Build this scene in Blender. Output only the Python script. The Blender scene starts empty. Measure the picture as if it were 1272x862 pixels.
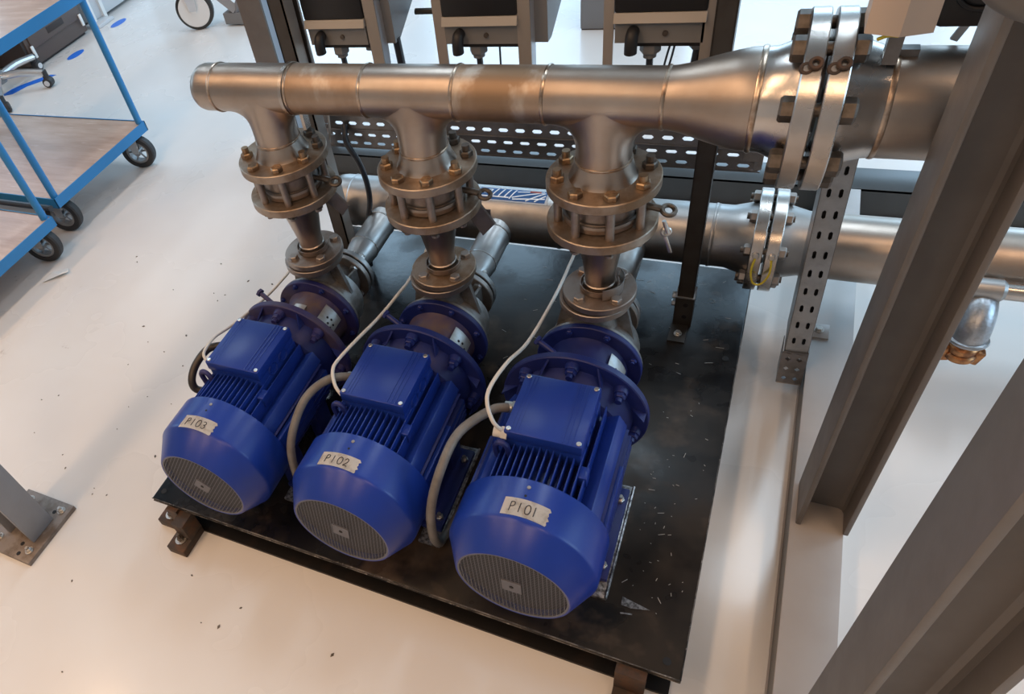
import bpy, bmesh, math, random
from mathutils import Vector, Matrix
random.seed(7)
PI = math.pi
C = bpy.context.scene.collection
SC = bpy.context.scene

# ---------------------------------------------------------------- camera
cam_d = bpy.data.cameras.new('camera'); cam = bpy.data.objects.new('camera', cam_d); C.objects.link(cam)
_r = Vector((0.88652371, 0.41720103, -0.20004754)); _u = Vector((-0.17946323, 0.70857369, 0.68243408)); _f = Vector((-0.42646063, 0.56909281, -0.70303962))
m = Matrix.Identity(4)
for i in range(3):
    m[i][0], m[i][1], m[i][2] = _r[i], _u[i], -_f[i]
m.translation = Vector((0.22281, -0.49858, 1.28545))
cam.matrix_world = m
cam_d.sensor_width = 36; cam_d.lens = 893.915 / 1272 * 36
cam_d.shift_x = 175.53 / 1272; cam_d.shift_y = 12.93 / 1272
cam_d.clip_start = 0.02
SC.camera = cam

# ---------------------------------------------------------------- world, view
w = bpy.data.worlds.new('world'); SC.world = w; w.use_nodes = True
bg = w.node_tree.nodes['Background']; bg.inputs[0].default_value = (0.75, 0.87, 1.0, 1); bg.inputs[1].default_value = 1.0
SC.view_settings.view_transform = 'Standard'; SC.view_settings.look = 'None'
SC.view_settings.gamma = 1; SC.view_settings.use_curve_mapping = False
SC.view_settings.exposure = -0.57

FZ = -0.10          # floor level (deck plate of the skid is z = 0)
CEIL = 3.8

def area(name, loc, rot, sx, sy, power, col):
    l = bpy.data.lights.new(name, 'AREA'); l.shape = 'RECTANGLE'; l.size = sx; l.size_y = sy
    l.energy = power; l.color = col
    o = bpy.data.objects.new(name, l); C.objects.link(o); o.location = loc; o.rotation_euler = rot
    return o
COOL = (0.47, 0.745, 1.0); WARM = (1.0, 0.63, 0.37); NEUT = (0.72, 0.87, 1.0)
# daylight through the windows of the far wall and of the two side walls
for i, x in enumerate((-4.6, -2.3, 0.0, 2.3)):
    area('window_daylight', (x, 6.75, 1.95), (math.radians(-90), 0, 0), 1.7, 2.3, 84, COOL)
for i, y in enumerate((1.0, 3.6)):
    area('window_daylight', (-6.9, y, 1.95), (0, math.radians(-90), 0), 2.3, 1.7, 45, COOL)
    area('window_daylight', (4.4, y, 1.95), (0, math.radians(90), 0), 2.3, 1.7, 110, COOL)
# ceiling lamps: warm ones over the near aisle, whiter ones over the plant
LAMPS = ((-3.4, -2.6, 'w'), (-1.4, -2.6, 'w'), (0.6, -2.6, 'w'), (-3.4, -0.7, 'w'), (-1.3, -0.7, 'w'), (1.6, -0.7, 'w'), (-1.5, 2.6, 'n'), (0.7, 2.6, 'n'), (-4.0, 2.6, 'n'), (2.9, 2.6, 'n'))
for x, y, k in LAMPS:
    area('ceiling_lamp_light', (x, y, CEIL - 0.09), (0, 0, 0), 0.28, 1.5, 46 if k == 'w' else 46, WARM if k == 'w' else NEUT)

# ---------------------------------------------------------------- materials
def mat(name, col, rough=.5, metal=0., col2=None, scale=8., mix=(.4, .65), bump=0., bscale=60., rvar=0., spec=.5, coat=0., stretch=None, detail=4., col3=None, scale3=30., mix3=(.6, .7)):
    M = bpy.data.materials.new(name); M.use_nodes = True
    nt = M.node_tree; N = nt.nodes; L = nt.links; b = N['Principled BSDF']
    b.inputs['Base Color'].default_value = (*col, 1); b.inputs['Roughness'].default_value = rough
    b.inputs['Metallic'].default_value = metal; b.inputs['Specular IOR Level'].default_value = spec
    b.inputs['Coat Weight'].default_value = coat; b.inputs['Coat Roughness'].default_value = .12
    tc = N.new('ShaderNodeTexCoord'); src = tc.outputs['Object']
    if stretch:
        mp = N.new('ShaderNodeMapping'); mp.inputs['Scale'].default_value = stretch; L.new(src, mp.inputs[0]); src = mp.outputs[0]
    cur = None
    def noise(sc, det=detail, lo=.4, hi=.65):
        n = N.new('ShaderNodeTexNoise'); n.inputs['Scale'].default_value = sc; n.inputs['Detail'].default_value = det; n.inputs['Roughness'].default_value = .6
        L.new(src, n.inputs['Vector'])
        r = N.new('ShaderNodeMapRange'); r.inputs[1].default_value = lo; r.inputs[2].default_value = hi; L.new(n.outputs[0], r.inputs[0])
        return r.outputs[0]
    if col2:
        f = noise(scale, lo=mix[0], hi=mix[1])
        mx = N.new('ShaderNodeMix'); mx.data_type = 'RGBA'; mx.inputs['A'].default_value = (*col, 1); mx.inputs['B'].default_value = (*col2, 1)
        L.new(f, mx.inputs['Factor']); cur = mx.outputs['Result']
        if rvar:
            rr = N.new('ShaderNodeMapRange'); rr.inputs[3].default_value = rough; rr.inputs[4].default_value = min(1, max(.03, rough + rvar)); L.new(f, rr.inputs[0]); L.new(rr.outputs[0], b.inputs['Roughness'])
    if col3:
        f3 = noise(scale3, lo=mix3[0], hi=mix3[1])
        m3 = N.new('ShaderNodeMix'); m3.data_type = 'RGBA'; m3.inputs['A'].default_value = (*col, 1); m3.inputs['B'].default_value = (*col3, 1)
        if cur: L.new(cur, m3.inputs['A'])
        L.new(f3, m3.inputs['Factor']); cur = m3.outputs['Result']
    if cur: L.new(cur, b.inputs['Base Color'])
    if bump:
        n = N.new('ShaderNodeTexNoise'); n.inputs['Scale'].default_value = bscale; n.inputs['Detail'].default_value = 3; L.new(src, n.inputs['Vector'])
        bp = N.new('ShaderNodeBump'); bp.inputs['Strength'].default_value = bump; bp.inputs['Distance'].default_value = .002
        L.new(n.outputs[0], bp.inputs['Height']); L.new(bp.outputs[0], b.inputs['Normal'])
    return M

M = dict(
    floor=mat('floor_epoxy', (.76, .75, .73), .24, 0, (.71, .69, .67), 1.6, (.35, .7), .06, 9., .08, .45, .16, col3=(.50, .46, .42), scale3=13., mix3=(.72, .80)),
    wall=mat('wall_paint', (.52, .52, .51), .8),
    ceiling=mat('ceiling_paint', (.26, .25, .24), .85),
    white=mat('white_frame', (.8, .8, .78), .4),
    lamp_body=mat('lamp_body', (.75, .74, .7), .5),
    header=mat('stainless_warm', (.43, .375, .33), .33, 1, (.34, .275, .225), 7., (.35, .7), .05, 300., .1),
    stained=mat('stainless_stained', (.40, .31, .24), .44, 1, (.30, .21, .14), 9., (.4, .62), .05, 300., .12, stretch=(1, 1, .5), col3=(.5, .44, .38), scale3=14., mix3=(.58, .7)),
    bright=mat('stainless_bright', (.52, .49, .46), .25, 1, (.42, .38, .35), 9., (.4, .7), .03, 200., .08),
    galv=mat('suction_steel', (.42, .415, .41), .38, 1, (.33, .315, .30), 10., (.4, .65), .05, 200., .1),
    dusty=mat('dusty_flange', (.38, .315, .255), .42, .9, (.25, .175, .115), 16., (.42, .62), .15, 220., .15),
    dusty2=mat('flange_steel', (.36, .32, .29), .42, .9, (.25, .20, .17), 14., (.42, .62), .1, 220., .1),
    weld=mat('weld_bead', (.55, .45, .36), .3, 1, (.35, .25, .18), 60.),
    bolt=mat('bolt_brass_tint', (.38, .28, .18), .42, .9, (.22, .15, .10), 70., (.4, .6)),
    boltd=mat('bolt_dark', (.16, .135, .115), .5, .8, (.10, .085, .07), 60.),
    bolts=mat('bolt_steel', (.62, .60, .57), .35, 1),
    cast=mat('cast_casing', (.30, .295, .29), .48, .85, (.19, .17, .15), 18., (.42, .6), .3, 160., .1),
    black=mat('deck_black', (.006, .006, .007), .20, 0, (.026, .019, .013), 4.5, (.44, .66), .08, 80., .28, .22, col3=(.075, .052, .036), scale3=7., mix3=(.57, .74)),
    blackst=mat('frame_black', (.008, .007, .007), .5, 0, (.02, .013, .01), 20., (.5, .7), spec=.3),
    worn=mat('worn_edge', (.02, .018, .017), .45, .3, (.22, .20, .18), 26., (.42, .66), col3=(.4, .38, .36), scale3=90., mix3=(.6, .72)),
    rust=mat('foot_rust', (.055, .04, .032), .6, .3, (.11, .055, .03), 30., (.45, .65)),
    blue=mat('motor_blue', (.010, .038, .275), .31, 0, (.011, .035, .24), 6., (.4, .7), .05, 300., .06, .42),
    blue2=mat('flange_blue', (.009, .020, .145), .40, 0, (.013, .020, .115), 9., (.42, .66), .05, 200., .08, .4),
    bluedust=mat('flange_blue_dusty', (.020, .022, .13), .5, 0, (.055, .045, .095), 11., (.42, .66), .05, 200., .1),
    lantern_dust=mat('lantern_dusty', (.04, .038, .13), .5, 0, (.11, .08, .08), 14., (.38, .62)),
    grille=mat('grille_grey', (.125, .13, .155), .5, .2),
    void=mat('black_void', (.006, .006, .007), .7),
    tape=mat('masking_tape', (.84, .78, .69), .75, 0, (.55, .47, .38), 60., (.5, .72)),
    ink=mat('marker_ink', (.02, .017, .02), .6),
    guard=mat('guard_plate', (.55, .57, .58), .4, .8, (.42, .4, .36), 30.),
    cableg=mat('cable_grey', (.18, .168, .152), .5, 0, (.13, .115, .10), 30.),
    cablew=mat('cable_white', (.62, .59, .54), .5),
    cableb=mat('cable_black', (.02, .024, .032), .35),
    colp=mat('column_paint', (.150, .134, .122), .45, 0, (.130, .115, .104), 12., (.4, .7), .05, 120., .05, .4),
    colg=mat('column_grey', (.26, .27, .29), .45, 0, (.235, .24, .255), 10., (.4, .7)),
    beamp=mat('beam_paint', (.40, .375, .355), .33, 0, (.36, .33, .31), 5., (.4, .7), .04, 90., .1),
    basepl=mat('base_plate', (.23, .20, .18), .5, .3, (.13, .10, .08), 22., (.45, .65)),
    strut=mat('strut_dark', (.06, .055, .05), .42, .5, (.05, .042, .036), 20.),
    strut_lit=mat('strut_lit_edge', (.42, .44, .47), .4, .7, (.34, .35, .36), 20.),  # paler strut copy, the light on the bracket edge is in its colour
    tray=mat('tray_zinc', (.24, .24, .25), .4, .8, (.17, .165, .16), 18., (.4, .65), .05, 150.),
    tray_lit=mat('tray_zinc_lit', (.40, .43, .46), .4, .7, (.32, .34, .36), 25., (.4, .65), .1, 90.),  # paler tray copy with the light on the drop's front face put in
    rail=mat('rail_dark', (.055, .06, .062), .32, 0, (.045, .047, .048), 6.),
    drive=mat('drive_black', (.012, .012, .014), .5),
    driveg=mat('drive_grey', (.20, .20, .20), .5),
    drive_lit=mat('drive_lip_lit', (.42, .39, .35), .5),  # light falling on the upward lip is put into this paler grey
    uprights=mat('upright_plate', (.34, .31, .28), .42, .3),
    sidepl_lit=mat('side_plate_lit', (.50, .54, .60), .4, .4),  # light on the right-facing sides is put into this pale blue
    trolley=mat('trolley_blue', (.022, .205, .47), .38),
    wood=mat('shelf_wood', (.56, .40, .31), .27, 0, (.40, .255, .18), 3.2, (.35, .7), stretch=(1, 7, 1), col3=(.6, .45, .36), scale3=9., mix3=(.6, .72)),
    rubber=mat('rubber', (.028, .028, .03), .6),
    wheelg=mat('wheel_grey', (.30, .31, .32), .4, .3),
    brown=mat('cabinet_brown', (.105, .078, .070), .42),
    brownd=mat('cabinet_dark', (.03, .02, .018), .5),
    grey=mat('cabinet_grey', (.20, .205, .215), .45),
    silver=mat('silver', (.62, .63, .64), .3, .9),
    lightg=mat('light_grey', (.60, .62, .64), .45),
    bluemark=mat('floor_mark_blue', (.018, .16, .68), .4),
    paper=mat('paper', (.78, .78, .76), .7),
    beige=mat('beige_box', (.55, .445, .36), .5),
    hose=mat('grey_conduit', (.135, .125, .115), .4),
    copper=mat('copper', (.50, .24, .10), .4, .9, (.22, .10, .05), 60., (.42, .6)),
    zinc=mat('malleable_zinc', (.42, .45, .49), .36, .8, (.33, .35, .37), 70., (.4, .6), .3, 200.),
    yellow=mat('earth_yellow', (.70, .58, .05), .5),
    stick_w=mat('sticker_white', (.80, .82, .84), .45),
    stick_b=mat('sticker_blue', (.05, .18, .48), .45),
    stick_r=mat('sticker_red', (.60, .12, .08), .45),
    foil=mat('foil', (.45, .45, .46), .35, .7, (.10, .10, .10), 120., (.4, .6)),
    scratch=mat('scratch', (.42, .41, .39), .6),
    glass=mat('pane', (.8, .88, .95), .1),
)

# ---------------------------------------------------------------- mesh helpers
def basis(n):
    n = Vector(n).normalized()
    a = Vector((0, 0, 1)) if abs(n.z) < .9 else Vector((1, 0, 0))
    if abs(n.z) >= .9: u = Vector((1, 0, 0)); u = (u - n * u.dot(n)).normalized()
    else: u = a.cross(n).normalized()
    return u, n.cross(u), n

class MB:
    def __init__(s): s.b = bmesh.new()
    def box(s, lo, hi, bev=0., rz=0., rot=None, pivot=None):
        lo = Vector(lo); hi = Vector(hi); c = (lo + hi) / 2; d = hi - lo
        r = bmesh.ops.create_cube(s.b, size=1.); vs = r['verts']
        bmesh.ops.scale(s.b, vec=d, verts=vs)
        if bev:
            es = list({e for v in vs for e in v.link_edges})
            rr = bmesh.ops.bevel(s.b, geom=es, offset=bev, segments=2, affect='EDGES', profile=.5)
            vs = list({v for f in rr['faces'] for v in f.verts} | {v for v in vs if v.is_valid})
        bmesh.ops.translate(s.b, vec=c, verts=vs)
        if rot is not None or rz:
            R = rot if rot is not None else Matrix.Rotation(rz, 3, 'Z')
            bmesh.ops.rotate(s.b, cent=Vector(pivot) if pivot is not None else c, matrix=R, verts=vs)
        return s
    def lathe(s, o, n, prof, seg=32, cap=(False, False), a0=0., a1=2 * PI):
        u, v, n = basis(n); o = Vector(o); full = abs(a1 - a0 - 2 * PI) < 1e-6
        k = seg if full else seg + 1; rings = []
        for (r, h) in prof:
            rings.append([s.b.verts.new(o + n * h + (u * math.cos(t) + v * math.sin(t)) * r) for t in [a0 + (a1 - a0) * i / seg for i in range(k)]])
        for A, B in zip(rings, rings[1:]):
            for i in range(seg):
                j = (i + 1) % k
                s.b.faces.new((A[i], A[j], B[j], B[i]))
        if cap[0]: s.b.faces.new(rings[0][::-1])
        if cap[1]: s.b.faces.new(rings[-1])
        return s
    def cyl(s, p0, p1, r0, r1=None, seg=20, bev=0.):
        p0 = Vector(p0); p1 = Vector(p1); h = (p1 - p0).length; r1 = r0 if r1 is None else r1
        if bev: prof = [(r0 - bev, 0), (r0, bev), (r1, h - bev), (r1 - bev, h)]
        else: prof = [(r0, 0), (r1, h)]
        return s.lathe(p0, p1 - p0, prof, seg, (True, True))
    def disc(s, p0, n, r, t, ri=0., seg=40, bev=.0015):       # flange plate, bored if ri
        if ri: return s.lathe(p0, n, [(ri, 0), (r - bev, 0), (r, bev), (r, t - bev), (r - bev, t), (ri, t), (ri, 0)], seg)
        return s.lathe(p0, n, [(r - bev, 0), (r, bev), (r, t - bev), (r - bev, t)], seg, (True, True))
    def hex(s, p, n, r, h, rot=0.):
        u, v, n = basis(n); p = Vector(p)
        def ring(rr, hh): return [s.b.verts.new(p + n * hh + (u * math.cos(rot + i * PI / 3) + v * math.sin(rot + i * PI / 3)) * rr) for i in range(6)]
        R = [ring(r, 0), ring(r, h * .82), ring(r * .84, h)]
        for A, B in zip(R, R[1:]):
            for i in range(6): s.b.faces.new((A[i], A[(i + 1) % 6], B[(i + 1) % 6], B[i]))
        s.b.faces.new(R[0][::-1]); s.b.faces.new(R[-1]); return s
    def tube(s, pts, r, seg=10, smooth=4, cap=True, closed=False):
        P = [Vector(p) for p in pts]
        if smooth and len(P) > 2:
            Q = []
            n = len(P)
            for i in range(n if closed else n - 1):
                g = (lambda k: P[k % n]) if closed else (lambda k: P[min(max(k, 0), n - 1)])
                a, b_, c, d = g(i - 1), g(i), g(i + 1), g(i + 2)
                for j in range(smooth):
                    t = j / smooth
                    Q.append(.5 * ((2 * b_) + (c - a) * t + (2 * a - 5 * b_ + 4 * c - d) * t * t + (3 * b_ - a - 3 * c + d) * t ** 3))
            if not closed: Q.append(P[-1])
            P = Q
        n = len(P); rings = []; prev = None
        for i in range(n):
            if closed: d = (P[(i + 1) % n] - P[i - 1]).normalized()
            else: d = (P[min(i + 1, n - 1)] - P[max(i - 1, 0)]).normalized()
            if prev is None: u, v, _ = basis(d)
            else:
                u = prev - d * prev.dot(d); u = u.normalized() if u.length > 1e-6 else basis(d)[0]; v = d.cross(u)
            prev = u
            rings.append([s.b.verts.new(P[i] + (u * math.cos(2 * PI * k / seg) + v * math.sin(2 * PI * k / seg)) * r) for k in range(seg)])
        for i in range(n if closed else n - 1):
            A, B = rings[i], rings[(i + 1) % n]
            for k in range(seg): s.b.faces.new((A[k], A[(k + 1) % seg], B[(k + 1) % seg], B[k]))
        if cap and not closed:
            s.b.faces.new(rings[0][::-1]); s.b.faces.new(rings[-1])
        return s
    def prism(s, poly, ext):                                   # poly: 3D points of one face, ext: extrusion vector
        e = Vector(ext); A = [s.b.verts.new(Vector(p)) for p in poly]; B = [s.b.verts.new(Vector(p) + e) for p in poly]
        n = len(A); s.b.faces.new(A[::-1]); s.b.faces.new(B)
        for i in range(n): s.b.faces.new((A[i], A[(i + 1) % n], B[(i + 1) % n], B[i]))
        return s
    def quad(s, *p):
        s.b.faces.new([s.b.verts.new(Vector(q)) for q in p]); return s
    def torus(s, o, n, R, r, seg=28, ms=8):
        u, v, n = basis(n); o = Vector(o)
        return s.tube([o + (u * math.cos(t) + v * math.sin(t)) * R for t in [2 * PI * i / seg for i in range(seg)]], r, ms, 0, False, True)

def finish(mb, name, shift=None, ang=32):
    b = mb.b
    if shift is not None: bmesh.ops.translate(b, vec=shift, verts=b.verts)
    bmesh.ops.recalc_face_normals(b, faces=b.faces)
    me = bpy.data.meshes.new(name); b.to_mesh(me); b.free()
    for p in me.polygons: p.use_smooth = True
    me.set_sharp_from_angle(angle=math.radians(ang))
    return me
ORG = {}
def thing(name, label, cat, loc=(0, 0, 0), group=None):
    o = bpy.data.objects.new(name, None); C.objects.link(o); o.location = loc; o.empty_display_size = .05
    o['label'] = label; o['category'] = cat
    if group: o['group'] = group
    ORG[o] = Vector(loc); return o
def part(name, mb, m, parent, label=None, stuff=False, ang=32):
    me = finish(mb, name, -ORG[parent], ang); me.materials.append(M[m])
    o = bpy.data.objects.new(name, me); C.objects.link(o); o.parent = parent; ORG[o] = ORG[parent]
    if label: o['label'] = label
    if stuff: o['kind'] = 'stuff'
    return o
def single(name, mb, m, label, cat, loc, group=None):
    me = finish(mb, name, -Vector(loc)); me.materials.append(M[m])
    o = bpy.data.objects.new(name, me); C.objects.link(o); o.location = loc; ORG[o] = Vector(loc)
    o['label'] = label; o['category'] = cat
    if group: o['group'] = group
    return o
def struct(name, mb, m):
    me = finish(mb, name); me.materials.append(M[m]); o = bpy.data.objects.new(name, me); C.objects.link(o); o['kind'] = 'structure'; ORG[o] = Vector((0, 0, 0)); return o
CACHE = {}; RL = {}
def inst(name, key, build, m, parent, loc, n=(0, 0, 1), spin=0., label=None):
    """a piece sharing its mesh with its likes; built along +z, placed at loc pointing along n"""
    if (key, m) not in CACHE:
        me = finish(build(), name); me.materials.append(M[m]); CACHE[(key, m)] = me
    o = bpy.data.objects.new(name, CACHE[(key, m)]); C.objects.link(o); o.parent = parent
    u, v, nn = basis(n)
    R = Matrix((u, v, nn)).transposed().to_4x4() @ Matrix.Rotation(spin, 4, 'Z')
    full = Matrix.Translation(Vector(loc) - ORG[parent]) @ R
    o.matrix_local = RL.get(parent, Matrix.Identity(4)).inverted() @ full; RL[o] = full
    ORG[o] = ORG[parent]
    if label: o['label'] = label
    return o
def dup(root, loc, label, name=None):
    r = root.copy(); C.objects.link(r); r.location = loc; r['label'] = label; ORG[r] = Vector(loc)
    off = Vector(loc) - ORG[root]
    out = {}
    for ch in list(root.children):
        c = ch.copy(); C.objects.link(c); c.parent = r; ORG[c] = ORG[r]; out.setdefault(ch.name.split('.')[0], c)
        for g in list(ch.children):
            d = g.copy(); C.objects.link(d); d.parent = c; ORG[d] = ORG[r]
    return r, out
def bolt_hex(r, h): return lambda: MB().hex((0, 0, 0), (0, 0, 1), r, h)
def bolt_nut(r, h, rs, hs):
    return lambda: MB().hex((0, 0, 0), (0, 0, 1), r, h).cyl((0, 0, h * .9), (0, 0, hs), rs, seg=10)
def polar(t): return math.cos(t), math.sin(t)

# ---------------------------------------------------------------- the room
def slab(name, lo, hi, m): return struct(name, MB().box(lo, hi), m)
slab('floor', (-7, -5, FZ - .12), (4.5, 7, FZ), 'floor')
slab('ceiling', (-7, -5, CEIL), (4.5, 7, CEIL + .1), 'ceiling')
slab('wall_front', (-7, -5.1, FZ), (4.5, -5, CEIL), 'wall')
wb = MB(); xs = [-7]
for x in (-4.6, -2.3, 0.0, 2.3):
    wb.box((xs[-1], 7, FZ), (x - .85, 7.1, CEIL)); xs.append(x + .85)
    wb.box((x - .85, 7, FZ), (x + .85, 7.1, .8)); wb.box((x - .85, 7, 3.1), (x + .85, 7.1, CEIL))
wb.box((xs[-1], 7, FZ), (4.5, 7.1, CEIL))
struct('wall_back', wb, 'wall')
for nm, xa, xb in (('wall_left', -7.1, -7), ('wall_right', 4.5, 4.6)):
    wl = MB(); ys = [-5]
    for y in (1.0, 3.6):
        wl.box((xa, ys[-1], FZ), (xb, y - .85, CEIL)); ys.append(y + .85)
        wl.box((xa, y - .85, FZ), (xb, y + .85, .8)); wl.box((xa, y - .85, 3.1), (xb, y + .85, CEIL))
    wl.box((xa, ys[-1], FZ), (xb, 7, CEIL))
    struct(nm, wl, 'wall')
n = 1
for x in (-4.6, -2.3, 0.0, 2.3):
    f = MB()
    for a in (-.85, -.02, .81): f.box((x + a, 6.99, .8), (x + a + .04, 7.06, 3.1))
    for z in (.8, 3.06): f.box((x - .85, 6.99, z), (x + .85, 7.06, z + .04))
    struct('window_%d' % n, f, 'white'); n += 1
for xa, xb in ((-7.06, -6.99), (4.49, 4.56)):
    for y in (1.0, 3.6):
        f = MB()
        for a in (-.85, -.02, .81): f.box((xa, y + a, .8), (xb, y + a + .04, 3.1))
        for z in (.8, 3.06): f.box((xa, y - .85, z), (xb, y + .85, z + .04))
        struct('window_%d' % n, f, 'white'); n += 1

# ---------------------------------------------------------------- skid
XL, XR, YF, YB = -.873, .265, .006, 1.046
sk = thing('pump_skid', 'black steel skid plate on a channel frame carrying the three pumps', 'skid', (-.3, .5, FZ))
dp = part('deck_plate', MB().box((XL, YF, -.011), (XR, YB, 0), .0025), 'black', sk)
fr = MB()
fr.box((XL + .06, YF + .044, FZ), (XR - .012, YF + .05, -.011)); fr.box((XL + .06, YF + .004, FZ), (XR - .012, YF + .05, FZ + .007)); fr.box((XL + .06, YF + .004, -.018), (XR - .012, YF + .05, -.011))
part('front_channel', fr, 'blackst', sk)
ed = MB().tube([(XL, YF, -.0008), (XR, YF, -.0008)], .0012, 6, 0).tube([(XL, YF, -.0105), (XR, YF, -.0105)], .0012, 6, 0)
part('worn_edge', ed, 'worn', sk, 'paint worn off the front edge')
part('worn_edge', MB().tube([(XR, YF, -.0008), (XR, YB, -.0008)], .0012, 6, 0).tube([(XR, YF, -.0105), (XR, YB, -.0105)], .001, 6, 0), 'worn', sk, 'paint worn off the side edge')
for x in (XL + .06, XR - .012):
    part('side_channel', MB().box((x - .05, YF + .05, FZ), (x, YB - .05, -.011)), 'blackst', sk)
part('rear_channel', MB().box((XL + .01, YB - .05, FZ), (XR - .012, YB - .008, -.011)), 'blackst', sk)
def foot(x0, x1, y0, y1, bx, by):
    f = part('foot_bracket', MB().box((x0, y0, FZ), (x1, y1, FZ + .024), .002), 'rust', sk)
    inst('washer', 'fwash', lambda: MB().cyl((0, 0, 0), (0, 0, .003), .0135), 'bolts', f, (bx, by, FZ + .024))
    inst('anchor_bolt', 'fbolt', bolt_nut(.0075, .008, .004, .02), 'boltd', f, (bx, by, FZ + .027))
foot(-.818, -.768, -.062, .012, -.793, -.036)
part('foot_bracket', MB().box((-.83, -.005, FZ + .02), (-.80, .03, -.011)).box((-.80, -.03, FZ + .02), (-.768, .012, -.02)), 'rust', sk)
foot(-.885, -.828, -.01, .04, -.858, .012)
foot(.165, .215, -.07, .012, .19, -.04)
part('foot_bracket', MB().box((.165, -.012, FZ + .02), (.215, .012, -.011)), 'rust', sk)
for (x, y) in ((-.855, .03), (.24, .03), (.24, .74), (-.855, 1.02)):
    inst('corner_hole', 'chole', lambda: MB().cyl((0, 0, 0), (0, 0, .0006), .007), 'void', dp, (x, y, 0))
sc = MB()
for i in range(46):
    x = random.uniform(.14, .245); y = random.uniform(.1, .62); a = random.uniform(0, PI); l = random.choice((.0008, .001, .0015, .002, .003, .006)); t = .00045
    c, s_ = polar(a); sc.prism([(x - c * l - s_ * t, y - s_ * l + c * t, 0), (x + c * l - s_ * t, y + s_ * l + c * t, 0), (x + c * l + s_ * t, y + s_ * l - c * t, 0), (x - c * l + s_ * t, y - s_ * l - c * t, 0)], (0, 0, .0004))
for i in range(34):
    x = random.uniform(-.3, .24); y = random.uniform(.62, 1.0); a = random.uniform(-.5, .9); l = random.uniform(.002, .009); t = .0004
    c, s_ = polar(a); sc.prism([(x - c * l - s_ * t, y - s_ * l + c * t, 0), (x + c * l - s_ * t, y + s_ * l + c * t, 0), (x + c * l + s_ * t, y + s_ * l - c * t, 0), (x - c * l + s_ * t, y - s_ * l - c * t, 0)], (0, 0, .0004))
part('paint_chips', sc, 'scratch', sk, 'pale scratches through the black paint', stuff=True)
single('foil_scrap', MB().prism([(.150, .118, .0004), (.199, .108, .0004), (.168, .101, .0004), (.151, .102, .0004)], (0, 0, .0006)).prism([(.152, .088, .0004), (.172, .092, .0004), (.172, .0895, .0004), (.153, .0855, .0004)], (0, 0, .0006)),
       'foil', 'torn triangular scrap of silver foil on the black plate by the P101 motor', 'scrap', (.17, .1, 0))

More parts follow.
